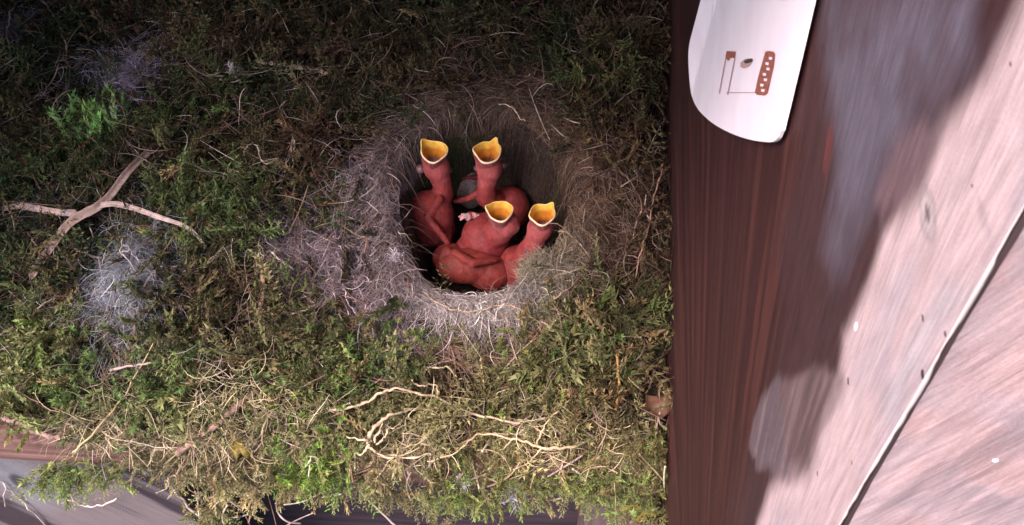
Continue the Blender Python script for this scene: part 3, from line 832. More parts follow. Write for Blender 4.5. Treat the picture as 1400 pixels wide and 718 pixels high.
# loose fibres everywhere
n = 8500
x, y = g.uniform(X_LEFT + 5, XW - 3, n), g.uniform(LIP_Y + 4, Y_BACK - 4, n)
ok = cup_d(np.column_stack([x, y])) > 1.1; x, y = x[ok], y[ok]; n = len(x)
up = g.uniform(1, 6, n)
P0 = np.column_stack([x, y, nest_h(x, y) + up])
D = np.column_stack([g.normal(size=(n, 2)), g.normal(size=n) * .5])
r = g.random((n, 1))
cols = np.where(r < .5, np.array((.23, .135, .105)), np.where(r < .82, np.array((.15, .09, .08)), np.array((.44, .35, .31)))) * (.6 + .8 * g.random((n, 1)))
pts = ribbons(P0, D, g.uniform(5, 24, n), None, 8, .13, cols, nest_h, up, g, hug=.12)
tag(link('loose_fibres', ribbon_mesh('loose_fibres', pts, g.uniform(.09, .27, n), cols, g), nest, [M['hair']]), kind='stuff')

# stems, blades, roots ---------------------------------------------------
def smooth_path(pts, m=6):
    pts = np.asarray(pts, float); n = len(pts)
    if n < 3: 
        t = np.linspace(0, 1, m * 2)[:, None]; return pts[0] * (1 - t) + pts[-1] * t
    out = []
    for k in range(n - 1):
        p0, p1, p2, p3 = pts[max(k - 1, 0)], pts[k], pts[k + 1], pts[min(k + 2, n - 1)]
        for t in np.linspace(0, 1, m, endpoint=False):
            out.append(.5 * ((2 * p1) + (-p0 + p2) * t + (2 * p0 - 5 * p1 + 4 * p2 - p3) * t ** 2 + (-p0 + 3 * p1 - 3 * p2 + p3) * t ** 3))
    out.append(pts[-1])
    return np.array(out)

def tube(path, r0, r1, sides=6, flat=1.0, g=None, rough=.12, twist=0):
    path = np.asarray(path); n = len(path)
    g = g or np.random.default_rng(int(abs(path[0, 0]) * 97) % 9999)
    t = np.gradient(path, axis=0); t /= np.linalg.norm(t, axis=1, keepdims=True)
    ref = np.array([0.1, -.55, .8]); 
    a = np.cross(t, ref); a /= np.linalg.norm(a, axis=1, keepdims=True)
    b = np.cross(a, t)
    rad = np.linspace(r0, r1, n) * (1 + rough * g.normal(size=n))
    th = np.linspace(0, 2 * np.pi, sides, endpoint=False)
    tw = np.linspace(0, twist, n)[:, None]
    ca, sa = np.cos(th)[None], np.sin(th)[None] * flat
    u = ca * np.cos(tw) - sa * np.sin(tw); w = ca * np.sin(tw) + sa * np.cos(tw)
    V = path[:, None] + rad[:, None, None] * (u[..., None] * a[:, None] + w[..., None] * b[:, None])
    V = V.reshape(-1, 3)
    Fc = []
    for k in range(n - 1):
        for j in range(sides):
            Fc.append((k * sides + j, k * sides + (j + 1) % sides, (k + 1) * sides + (j + 1) % sides, (k + 1) * sides + j))
    caps = len(V)
    V = np.vstack([V, path[:1], path[-1:]])
    for j in range(sides):
        Fc.append((caps, (j + 1) % sides, j, caps)); 
    me_f = [f if f[0] != f[3] else f[:3] for f in Fc]
    for j in range(sides):
        me_f.append((caps + 1, (n - 1) * sides + j, (n - 1) * sides + (j + 1) % sides))
    return V, me_f

def tube_mesh(name, tubes, col, jitter=.15, seed=1):
    V, Fc = [], []; base = 0
    for v, f in tubes:
        V.append(v); Fc += [tuple(i + base for i in q) for q in f]; base += len(v)
    V = np.vstack(V)
    V[:, 0] = np.minimum(V[:, 0], XW - .35)
    me = bpy.data.meshes.new(name)
    me.from_pydata((V * MM).tolist(), [], Fc)
    a = me.color_attributes.new('Col', 'FLOAT_COLOR', 'POINT')
    g = np.random.default_rng(seed)
    c = np.ones((len(V), 4), np.float32)
    c[:, :3] = np.array(col) * (1 + 3.2 * jitter * (fbm(V[:, 0] / 1.6 + seed, V[:, 1] / 1.6 + V[:, 2] / 1.6, 4)[:, None] - .5) * 2)
    a.data.foreach_set('color', np.clip(c, 0, 1).ravel())
    for p in me.polygons: p.use_smooth = True
    return me

def path_of(pix, off=2.0, y=None, z=None):
    out = []
    for k, p in enumerate(pix):
        o = off[k] if isinstance(off, (list, tuple)) else off
        if y is not None: out.append(at_y(p[0], p[1], y if not isinstance(y, (list, tuple)) else y[k]))
        elif z is not None: out.append(at(p[0], p[1], z))
        else: out.append(on_nest(p[0], p[1], o))
    return smooth_path(out)

STEM, TANC, PALE, RBR, GBR = (.40, .31, .25), (.36, .25, .17), (.58, .50, .38), (.24, .12, .085), (.30, .24, .21)
def stem_thing(name, label_, cat, specs, col, m='straw', **kw):
    tubes = []
    for pix, w0, w1, fl, opt in specs:
        opt = dict(opt); front = np.mean([p[1] for p in pix]) > 490
        if 'y' in opt: opt['y'] = [v - 4 for v in opt['y']] if isinstance(opt['y'], list) else opt['y'] - 4
        elif front: opt['off'] = [v + 4 for v in opt['off']] if isinstance(opt['off'], list) else opt['off'] + 4
        pth = path_of(pix, **opt); gj = np.random.default_rng(int(pix[0][0] * 3 + pix[0][1]) + 9000)
        jit_ = gj.normal(size=pth.shape) * (.30 if fl > .3 else .12); pth = pth + (jit_ + np.roll(jit_, 1, 0)) * .5
        tubes.append(tube(pth, w0 * MP * .44, w1 * MP * .44, 6 if fl > .5 else 8, fl, twist=kw.get('twist', 0), rough=kw.get('rough', .16 if fl > .3 else .06)))
    o = link(name, tube_mesh(name, tubes, col, seed=len(label_)), None, [M[m]])
    return tag(o, label_, cat)

def blade_thing(label_, pix, w0, w1, off, col):
    pth = path_of(pix, off); n = len(pth); K = 9
    g = np.random.default_rng(len(label_) * 7 + int(pix[0][0]) + 50)
    t = np.gradient(pth, axis=0); t /= np.linalg.norm(t, axis=1, keepdims=True)
    a = np.cross(t, np.array([.1, -.55, .8])); a /= np.linalg.norm(a, axis=1, keepdims=True); b = np.cross(a, t)
    tw = .5 * np.sin(np.linspace(0, 3, n) + g.random() * 6)
    a, b = a * np.cos(tw)[:, None] + b * np.sin(tw)[:, None], b * np.cos(tw)[:, None] - a * np.sin(tw)[:, None]
    w = np.linspace(w0, w1, n) * MP / 2 * (1 + .05 * g.normal(size=n)); w[0] *= .5; w[-1] *= .35
    u = np.linspace(-1, 1, K)
    V = pth[:, None] + w[:, None, None] * (u[None, :, None] * a[:, None] + (.32 * np.abs(u) + .05 * g.normal(size=K))[None, :, None] * b[:, None])
    i = (np.arange(n - 1)[:, None] * K + np.arange(K - 1)).ravel()
    Fc = np.stack([i, i + 1, i + 1 + K, i + K], 1)
    tone = (.75 + .5 * g.random(K))[None, :] * (.8 + .4 * fbm(np.linspace(0, 9, n), np.full(n, g.random() * 9), 3))[:, None]
    C = (np.array(col)[None, None] * tone[..., None]).reshape(-1, 3)
    o = link('grass_blade', mesh_np('grass_blade', V.reshape(-1, 3), Fc, 4, C), None, [M['straw']])
    m_ = o.modifiers.new('thick', 'SOLIDIFY'); m_.thickness = .0002
    return tag(o, label_, 'grass')
BL, ML = (.42, .315, .29), (.42, .31, .29)
blade_thing('broad flat dry grass blade slanting down past the crossing of three blades', [(42, 380), (70, 338), (98, 303), (130, 285), (150, 268), (175, 235), (208, 203)], 13.5, 8.5, [5, 8, 9.5, 10, 10, 9, 6], (.30, .20, .17))
blade_thing('dry grass blade tapering to its tip above the grey-blue wool tuft', [(95, 307), (120, 288), (150, 279), (180, 284), (215, 296), (258, 312), (284, 340)], 11.5, 4.0, [8, 9.5, 10, 9.5, 8, 6, 3], BL)
blade_thing('short pale dry grass blade ending at the crossing of three blades', [(4, 286), (25, 282), (50, 285), (80, 290), (106, 291)], 7.5, 9.5, [4, 6, 7, 7, 7], BL)
stem_thing('grass_blade', 'tan upright dry blade fragment right of the grey-blue wool tuft', 'grass', [([(360, 365), (359, 395), (355, 432)], 8, 6, .25, dict(off=3))], (.38, .25, .16))
stem_thing('straw', 'flat pale straw lying on the dark moss behind the nest cup', 'straw', [([(352, 84), (385, 88), (420, 93), (453, 101)], 7, 9, .4, dict(off=3))], (.42, .30, .22))
stem_thing('root', 'long pale wavy root arched over the moss in front of the cup', 'root', [([(452, 561), (485, 556), (505, 548), (522, 536), (542, 531), (570, 537), (600, 545), (630, 560), (670, 572), (712, 580)], 4, 3.6, 1, dict(off=[2, 3, 4, 6, 7, 6, 5, 5, 4, 2])), ([(562, 519), (572, 526), (586, 526), (597, 528), (598, 543)], 2.4, 2.6, 1, dict(off=[5, 5, 5, 5, 5]))], (.47, .35, .24))
stem_thing('root', 'pale curved rootlet hanging in front of the weathered grey plank', 'root', [([(86, 640), (88, 655), (95, 674), (108, 688), (123, 693), (142, 690), (159, 683)], 2.4, 2.8, 1, dict(y=-63.0)), ([(108, 686), (98, 685), (84, 688)], 1.4, .8, 1, dict(y=-62.8))], (.60, .45, .40))
stem_thing('root', 'thin rootlet trailing down the grey plank beside its dark knot', 'root', [([(-8, 656), (4, 661), (20, 677), (34, 690), (48, 702), (66, 724)], 2, 3.2, 1, dict(y=-61.0)), ([(4, 661), (8, 668), (5, 680), (8, 692)], 1.8, 1.4, 1, dict(y=-61.0))], (.62, .48, .44))
stem_thing('straw', 'sharply bent pale straw sticking out over the lip above the dark gap', 'straw', [([(298, 638), (268, 645), (240, 650), (231, 655), (232, 661), (250, 683), (274, 708)], 2.8, 4, 1, dict(y=[-62, -64, -66, -67, -67, -68, -69])), ([(233, 660), (226, 668), (216, 674)], 1.8, 1, 1, dict(y=-67.0))], (.66, .52, .46))
stem_thing('straw', 'straight straw pointing down over the dark gap under the lip', 'straw', [([(487, 668), (510, 690), (545, 724)], 2.4, 4, 1, dict(y=[-64, -66, -68])), ([(497, 653), (478, 668), (462, 677), (440, 679)], 3.2, 2.4, 1, dict(y=[-63, -64, -64, -64]))], (.58, .47, .42))
stem_thing('twig', 'brown bark twig leaning over the front moss behind a pale chip', 'twig', [([(352, 534), (325, 555), (300, 578), (270, 600), (240, 622)], 8, 10, .9, dict(off=[1, 3, 4, 5, 4]))], (.24, .15, .12), 'bark')
stem_thing('bark_chip', 'pale grey split chip at the lower end of the brown twig', 'bark chip', [([(247, 616), (236, 622), (222, 633), (210, 645)], 8, 5, .4, dict(y=-62.0))], (.58, .53, .54), 'bark', rough=.2)
stem_thing('twig', 'brown twig lying along the moss above the bare stretch of lip', 'twig', [([(-5, 566), (25, 578), (55, 593), (85, 600), (108, 601)], 9, 6, .8, dict(off=3))], (.25, .16, .14), 'bark')
stem_thing('straw', 'long thin straight straw slanting over the left front moss', 'straw', [([(100, 618), (130, 590), (160, 553), (188, 508), (212, 468)], 2.6, 1.6, 1, dict(off=[5, 7, 8, 7, 4]))], (.48, .36, .2))
stem_thing('stalk', 'thin reddish stalk rising beside the dark side timber', 'stalk', [([(908, 222), (897, 262), (888, 305), (878, 345), (868, 380)], 2.6, 2.2, 1, dict(off=[5, 6, 6, 5, 2])), ([(882, 310), (866, 326), (856, 338)], 1.4, 1, 1, dict(off=5)), ([(893, 278), (873, 296)], 1.2, 1, 1, dict(off=5))], (.34, .19, .15))
stem_thing('stalk', 'orange-brown upright stalk among the moss near the brown leaf', 'stalk', [([(843, 486), (846, 515), (844, 545), (840, 562)], 3.2, 4, 1, dict(off=[6, 5, 4, 2]))], (.42, .22, .08))
stem_thing('fibre', 'long orange fibre looping along the front rim of the cup', 'fibre', [([(578, 397), (600, 415), (625, 424), (655, 424), (685, 417), (705, 421), (730, 436), (755, 446)], 1.6, 2, 1, dict(off=[3, 4, 4, 4, 4, 4, 4, 3])), ([(768, 400), (757, 410), (764, 420), (769, 430), (762, 440), (752, 447), (735, 462), (710, 480), (690, 508)], 1.8, 2.2, 1, dict(off=[5, 5, 5, 5, 4, 4, 4, 5, 4]))], (.52, .36, .24))
stem_thing('rootlet', 'rootlet arching over the moss at the back corner', 'root', [([(48, -8), (66, 10), (80, 32), (88, 55), (94, 78)], 3.6, 2.8, 1, dict(off=[4, 7, 8, 6, 2])), ([(76, 22), (95, 26), (122, 41)], 3, 3, .7, dict(off=[6, 5, 4])), ([(75, 21), (90, 8)], 2, 1.4, 1, dict(off=6))], (.36, .27, .25))
stem_thing('rootlet', 'thin reddish rootlet standing against the grey webbing', 'root', [([(24, 2), (14, 20), (10, 42), (11, 64)], 2.6, 2, 1, dict(off=[5, 6, 5, 2]))], (.36, .25, .23))
stem_thing('tendril', 'pale curled tendril looped on the moss', 'tendril', [([(336, 238), (333, 220), (336, 203), (345, 196), (353, 203), (358, 218), (368, 223), (380, 216)], 2, 1.8, 1, dict(off=[3, 5, 7, 8, 7, 6, 5, 4]))], (.42, .36, .27))
stem_thing('stalk', 'short forked dry stalk beside the curled tendril', 'stalk', [([(401, 182), (399, 205), (391, 225), (389, 242)], 3, 2, .8, dict(off=[6, 5, 4, 2])), ([(400, 190), (404, 205), (399, 230)], 2.4, 2, .8, dict(off=5))], (.34, .26, .19))
stem_thing('stalk', 'white crooked stalk standing in the grey-blue wool tuft', 'stalk', [([(167, 326), (165, 344), (175, 356), (190, 374)], 1.8, 3, 1, dict(off=[10, 10, 8, 6])), ([(168, 333), (176, 340), (166, 346)], 1.6, 1.6, 1, dict(off=10)), ([(176, 340), (190, 358)], 1.2, 1.2, 1, dict(off=9))], (.34, .29, .29))
stem_thing('stalk', 'two-pronged dry stalk at the right of the grey-blue wool tuft', 'stalk', [([(235, 364), (229, 388), (221, 405), (215, 416)], 2.8, 2, 1, dict(off=[7, 7, 6, 4])), ([(206, 363), (228, 364), (248, 363)], 2, 2, 1, dict(off=7))], (.48, .38, .36))
stem_thing('stalk', 'slim straw lying across the grey-blue wool tuft', 'stalk', [([(130, 402), (155, 398), (186, 384)], 2, 2, 1, dict(off=6))], (.52, .40, .36))
stem_thing('stalk', 'curved stalk leaving the wool tuft towards the green moss', 'stalk', [([(308, 335), (290, 356), (268, 369), (240, 376)], 3, 2, 1, dict(off=[5, 5, 5, 5]))], (.42, .31, .27))
stem_thing('rootlet', 'forked rootlet between the dry blades and the wool tuft', 'root', [([(92, 322), (108, 342), (130, 352), (148, 354)], 3.6, 4.4, 1, dict(off=[5, 5, 5, 4])), ([(122, 302), (127, 325), (138, 343), (150, 352)], 2.4, 2.6, 1, dict(off=[6, 6, 5, 5])), ([(26, 300), (50, 335), (82, 352), (118, 355)], 3, 3, 1, dict(off=[3, 4, 4, 4]))], (.38, .27, .24))
stem_thing('straw', 'straight dry stem slanting over dark moss left of the wool tuft', 'straw', [([(-6, 462), (30, 438), (75, 404)], 3, 2.4, 1, dict(off=4))], (.40, .31, .25))
stem_thing('root', 'pale tangled root knot with spiky stubs on the front moss', 'root', [([(601, 567), (585, 560), (562, 560), (540, 566), (520, 575), (508, 590), (505, 606)], 2, 5.5, .7, dict(off=[4, 5, 6, 7, 7, 7, 6])), ([(508, 604), (495, 600), (474, 597)], 4.5, 1.5, .8, dict(off=[7, 8, 8])), ([(505, 606), (496, 618), (484, 622)], 4, 2, .8, dict(off=7)), ([(512, 606), (519, 590), (522, 578)], 3.5, 1.2, .8, dict(off=[7, 9, 10])), ([(514, 608), (526, 600), (530, 588), (540, 586)], 3.5, 1.2, .8, dict(off=[7, 9, 9, 8])), ([(505, 610), (520, 622), (540, 626), (574, 611)], 4, 1.8, .8, dict(off=[7, 7, 7, 7])), ([(520, 622), (560, 625), (590, 622)], 4, 2, .8, dict(off=6))], (.46, .36, .24), rough=.32)
stem_thing('rootlet', 'pale branching rootlet running along the front edge moss', 'root', [([(585, 632), (620, 622), (645, 600), (660, 593), (690, 598), (715, 603), (742, 613), (770, 612), (800, 606)], 2.4, 4.4, .8, dict(off=[5, 6, 7, 7, 7, 7, 6, 6, 5])), ([(740, 614), (725, 630), (700, 642)], 3, 2, 1, dict(off=5)), ([(733, 608), (742, 585), (762, 562)], 3, 2, 1, dict(off=[6, 7, 6])), ([(700, 602), (690, 612), (684, 615)], 2.4, 1.6, 1, dict(off=6))], (.46, .35, .22))
for k, (pix, w, c, lab) in enumerate([
    ([(160, 600), (190, 606), (235, 612), (290, 596)], 2.2, STEM, 'thin bent straw lying low over the left front moss'),
    ([(30, 590), (60, 582), (105, 573)], 2.2, GBR, 'pale thin straw crossing the brown twig above the lip'),
    ([(150, 505), (185, 500), (215, 494)], 4.5, (.42, .30, .27), 'short flat straw piece on the moss above the long thin straw'),
    ([(745, 68), (738, 82), (731, 102)], 3, (.30, .22, .17), 'short pale stem standing in the dark back moss'),
    ([(788, 95), (784, 120), (780, 138)], 2.6, (.34, .22, .14), 'brown stem standing behind the brown hair rim'),
    ([(600, 186), (622, 180), (638, 178)], 2.6, (.42, .32, .24), 'short straw lying at the back rim above the chicks'),
    ([(680, 142), (700, 146), (710, 160), (718, 165)], 2.2, (.48, .33, .24), 'forked straw bent over the back rim of the cup'),
    ([(472, 268), (500, 276), (520, 292)], 2.2, (.52, .40, .34), 'pale straw curving into the hair at the side of the cup'),
    ([(470, 395), (476, 415), (487, 428)], 2.2, (.55, .48, .48), 'whitish curved stalk in the hair below the side of the cup'),
    ([(545, 318), (555, 322), (567, 340)], 2, (.55, .46, .34), 'small pale twig at the inner rim beside the chicks'),
    ([(398, 430), (425, 422), (430, 414), (424, 412)], 2, (.55, .45, .37), 'pale stalk with a curled tip in the hair'),
    ([(370, 345), (385, 356), (402, 370)], 3, (.58, .45, .44), 'pale broken stalk across the mauve hair patch'),
    ([(580, 505), (600, 502), (615, 504), (625, 515)], 3, (.40, .33, .2), 'olive curved stem in the moss under the fibre ring')]):
    stem_thing('straw', lab, 'straw', [(pix, w, w * .7, .8, dict(off=4))], c)
# many smaller stems woven into the nest: parts of it
g = np.random.default_rng(21)
def nest_stalk(px, py, L, col, w, y=None):
    a = g.uniform(0, 2 * np.pi); b = g.normal() * .5
    pix = [(px + t * L * math.cos(a + b * t), py + t * L * math.sin(a + b * t)) for t in np.linspace(-.5, .5, 4)]
    offs = [float(v) for v in g.uniform(1.5, 6.5, 4)]
    p = path_of(pix, offs) if y is None else smooth_path([at_y(q[0], q[1], y - g.uniform(0, 3)) for q in pix])
    link('stalk', tube_mesh('stalk', [tube(p, w * MP / 2, w * MP * .35, 4, .7)], col, seed=int(px)), nest, [M['straw']])
for _ in range(190):
    px, py = g.uniform(0, 900), g.uniform(0, 640)
    if ((px - 655) / 135) ** 2 + ((py - 285) / 135) ** 2 < 1: continue
    nest_stalk(px, py, g.uniform(22, 80), np.array([STEM, TANC, RBR, RBR, GBR][g.integers(0, 5)]) * g.uniform(.6, 1.15), g.uniform(1.3, 2.8))
for _ in range(90):                      # the pale tangle along the front
    px, py = g.uniform(220, 900), g.uniform(560, 665)
    nest_stalk(px, py, g.uniform(25, 75), np.array([PALE, STEM, (.52, .4, .3), TANC][g.integers(0, 4)]) * g.uniform(.75, 1.1), g.uniform(1.4, 3.4), y=LIP_Y - .5 if py > 640 else None)
for _ in range(46):                      # rootlets that hang below the lip
    px, py = (g.uniform(270, 420), g.uniform(640, 712)) if g.random() < .6 else (g.uniform(440, 920), g.uniform(650, 690))
    nest_stalk(px, py, g.uniform(20, 60), np.array([PALE, (.5, .38, .33), (.34, .2, .15)][g.integers(0, 3)]) * g.uniform(.75, 1.1), g.uniform(1.2, 3.0), y=LIP_Y - 2)

# leaves ---------------------------------------------------------------
def leaf(name, label_, pix, col, off=3, curl=2.5, y=None):
    pix = np.array(pix, float); c = pix.mean(0)
    bm = bmesh.new()
    gr = np.random.default_rng(int(c[0]))
    def P(q, e):
        p = on_nest(q[0], q[1], off) if y is None else at_y(q[0], q[1], y)
        return p + np.array([0, -.3 * e, .9 * e])
    cv = P(c, curl)
    rings = [[P(c + (q - c) * s, curl * (1 - s * s) + gr.normal() * .35) for q in pix] for s in (.33, .66, 1.0)]
    V = [cv] + [p for r in rings for p in r]; n = len(pix); Fc = []
    for j in range(n):
        Fc.append((0, 1 + j, 1 + (j + 1) % n))
        for r in range(2):
            a = 1 + r * n
            Fc.append((a + j, a + n + j, a + n + (j + 1) % n, a + (j + 1) % n))
    me = bpy.data.meshes.new(name); me.from_pydata((np.array(V) * MM).tolist(), [], Fc)
    a = me.color_attributes.new('Col', 'FLOAT_COLOR', 'POINT')
    cc = np.ones((len(V), 4), np.float32); cc[:, :3] = np.array(col) * (.8 + .4 * gr.random((len(V), 1)))
    a.data.foreach_set('color', cc.ravel())
    for p in me.polygons: p.use_smooth = True
    o = link(name, me, None, [M['leaf']]); s = o.modifiers.new('thick', 'SOLIDIFY'); s.thickness = .00025
    return tag(o, label_, 'leaf')
leaf('leaf', 'brown curled dead leaf in the moss beside the side timber', [(884, 540), (898, 543), (910, 540), (920, 535), (926, 522), (924, 545), (918, 562), (905, 572), (890, 568), (880, 560)], (.13, .065, .042), curl=1.2)
leaf('leaf', 'dull grey-green leaf scrap behind the brown dead leaf', [(848, 498), (865, 495), (882, 493), (890, 505), (882, 514), (868, 517), (853, 513)], (.10, .095, .06), curl=.8)
leaf('leaf', 'olive lobed leaf hanging over the pale roots on the left front', [(318, 600), (330, 596), (343, 603), (345, 615), (338, 628), (330, 620), (325, 630), (318, 620), (314, 610)], (.26, .20, .04), off=6)
leaf('leaf', 'yellowish dead fern scrap hanging below the lip at the corner post', [(850, 688), (870, 690), (885, 698), (905, 704), (895, 708), (880, 708), (876, 718), (866, 712), (868, 704), (858, 700), (846, 698)], (.46, .32, .08), y=LIP_Y - 5)

# scraps of white down and grey webbing
def down(px, py, r, n, col, label_, y=None, name='down_feather'):
    g = np.random.default_rng(px)
    c = on_nest(px, py, 3) if y is None else at_y(px, py, y)
    P0 = c + g.normal(size=(n, 3)) * r * .25
    D = g.normal(size=(n, 3)) + np.array([0, -.5, .5])
    cols = np.array(col) * (.8 + .3 * g.random((n, 1)))
    pts = ribbons(P0, D, g.uniform(.6, 1.4, n) * r, None, 5, .35, cols, None, 0, g)
    o = link(name, ribbon_mesh(name, pts, g.uniform(.15, .35, n), cols, g), None, [M['fluff']])
    return tag(o, label_, 'feather')
down(631, 659, 2.2, 260, (.92, .88, .84), 'bright white down scrap on the lip in front of the cup', y=LIP_Y - 4)
down(320, 95, 2.6, 160, (.50, .42, .42), 'dull pinkish down scrap in the dark moss near the flat straw')
down(540, 350, 2.2, 160, (.62, .55, .58), 'pale down scrap in the hair at the side of the cup')
down(705, 672, 4.5, 220, (.50, .48, .50), 'greyish webby down caught on the lip', y=LIP_Y - 2.5)
hair_patch('webbing', 22, 50, 700, 26, 13, (.40, .40, .48), (.3, .3, .38), .15, .12, 4, along=1.1)
hair_patch('webbing', 60, 300, 500, 28, 12, (.16, .17, .25), (.12, .12, .18), .2, .12, 3)

# ------------------------------------------------------------------ the chicks
def ell(bm, c, r, axis=None):
    M4 = Matrix.Translation(Vector(c))
    if axis is not None:
        M4 = M4 @ Vector(axis).to_track_quat('Z', 'Y').to_matrix().to_4x4()
    M4 = M4 @ Matrix.Diagonal((*r, 1))
    bmesh.ops.create_icosphere(bm, subdivisions=3, radius=1.0, matrix=M4)

def chain(bm, pts, rad, step=.5):
    pts = [np.array(p, float) for p in pts]
    for (a, ra), (b, rb) in zip(zip(pts, rad), list(zip(pts, rad))[1:]):
        n = max(2, int(np.linalg.norm(b - a) / (step * min(ra, rb))))
        for k in range(n + 1):
            t = k / n; r = ra * (1 - t) + rb * t
            ell(bm, a * (1 - t) + b * t, (r, r, r))

def body_mesh(build, colf, voxel=.38):
    bm = bmesh.new(); build(bm)
    for v in bm.verts: v.co *= MM
    me = bpy.data.meshes.new('tmp'); bm.to_mesh(me); bm.free()
    o = bpy.data.objects.new('tmp', me); scene.collection.objects.link(o)
    r = o.modifiers.new('r', 'REMESH'); r.mode = 'VOXEL'; r.voxel_size = voxel * MM
    s = o.modifiers.new('s', 'SMOOTH'); s.factor = .5; s.iterations = 7
    dg = bpy.context.evaluated_depsgraph_get()
    out = bpy.data.meshes.new_from_object(o.evaluated_get(dg))
    bpy.data.objects.remove(o); bpy.data.meshes.remove(me)
    V = np.zeros(len(out.vertices) * 3, np.float32); out.vertices.foreach_get('co', V); V = V.reshape(-1, 3) / MM
    a = out.color_attributes.new('Col', 'FLOAT_COLOR', 'POINT')
    c = np.ones((len(V), 4), np.float32); c[:, :3] = colf(V)
    a.data.foreach_set('color', c.ravel())
    for p in out.polygons: p.use_smooth = True
    return out

SKIN = np.array([.245, .038, .036]); SKIN_P = np.array([.35, .088, .088]); SKIN_D = np.array([.17, .028, .022])
def skin_col(V, head, r):
    n = fbm(V[:, 0] / 3 + V[:, 2] / 4, V[:, 1] / 3 + V[:, 2] / 3, 4)
    c = np.tile(SKIN, (len(V), 1))
    c = mixc(c, SKIN_D, sst(.5, .68, n) * .6)
    c = mixc(c, (.20, .03, .04), sst(.45, .3, n) * .5)
    if head is not None:
        d = np.linalg.norm(V - head, axis=1)
        c = mixc(c, SKIN_P, sst(r * 2.4, r * .7, d) * .8)
    return c

def bill_outline(th, c, tips):
    bulge = np.ones_like(th); rise = np.zeros_like(th)
    for t0, s, wd, rs in tips:
        dth = np.angle(np.exp(1j * (th - math.radians(t0))))
        bulge = bulge + s * np.exp(-(dth / wd) ** 2); rise = rise + rs * np.exp(-(dth / wd) ** 2)
    g = np.random.default_rng(int(abs(c[0] * 31 + c[2])))
    bulge = bulge * (1 + .035 * np.sin(3 * th + g.random() * 6) + .025 * np.sin(5 * th + g.random() * 6))
    return bulge, rise + .3 * np.cos(2 * th + g.random())

def gape(parent, c, N_, rx, ry, tips, depth, roll=0):
    """wide open bill: soft pale rim with corner points, orange lining running down to the throat"""
    N_ = N_ / np.linalg.norm(N_)
    a = RIGHT - N_ * (RIGHT @ N_); a /= np.linalg.norm(a)
    b = np.cross(N_, a)
    n = 56; th = np.linspace(0, 2 * np.pi, n, endpoint=False)
    bulge, rise = bill_outline(th, c, tips)
    ca, sb = np.cos(th) * rx * bulge, np.sin(th) * ry * bulge
    def loop(s, dz, k=1.0):
        return c + (ca * s)[:, None] * a + (sb * s)[:, None] * b + ((dz + rise * k)[:, None]) * N_
    def lathe(name, prof, colr, parent_):
        V, C = [], []
        for s, dz, k, col in prof:
            V.append(loop(s, dz, k))
            cc = np.tile(np.array(col), (n, 1))
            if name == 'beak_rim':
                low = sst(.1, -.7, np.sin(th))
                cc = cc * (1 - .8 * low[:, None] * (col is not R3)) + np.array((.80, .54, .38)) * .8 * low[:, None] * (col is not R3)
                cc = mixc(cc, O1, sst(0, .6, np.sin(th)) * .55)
            C.append(cc)
        m = len(prof); V = np.vstack(V); C = np.vstack(C)
        j = np.arange(n); Fc = []
        for q in range(m - 1):
            Fc.append(np.stack([q * n + j, q * n + (j + 1) % n, (q + 1) * n + (j + 1) % n, (q + 1) * n + j], 1))
        me = mesh_np(name, V, np.vstack(Fc), 4, C, None, True)
        return link(name, me, parent_, [M['mouth']])
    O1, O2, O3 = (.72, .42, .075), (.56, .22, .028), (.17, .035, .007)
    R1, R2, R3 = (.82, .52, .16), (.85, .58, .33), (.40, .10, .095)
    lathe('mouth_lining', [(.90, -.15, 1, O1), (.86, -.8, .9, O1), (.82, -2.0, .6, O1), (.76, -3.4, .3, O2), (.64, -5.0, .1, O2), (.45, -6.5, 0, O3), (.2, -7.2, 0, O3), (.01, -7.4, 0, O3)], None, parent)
    return lathe('beak_rim', [(.91, -.5, 1, O1), (.92, -.1, 1, R1), (.945, .12, 1, R1), (.98, .12, 1, R2), (1.02, -.1, 1, R2), (1.025, -.4, .95, R2), (1.01, -.65, .9, R3), (.98, -1.2, .7, R3), (.92, -2.3, .5, R3)], None, parent)

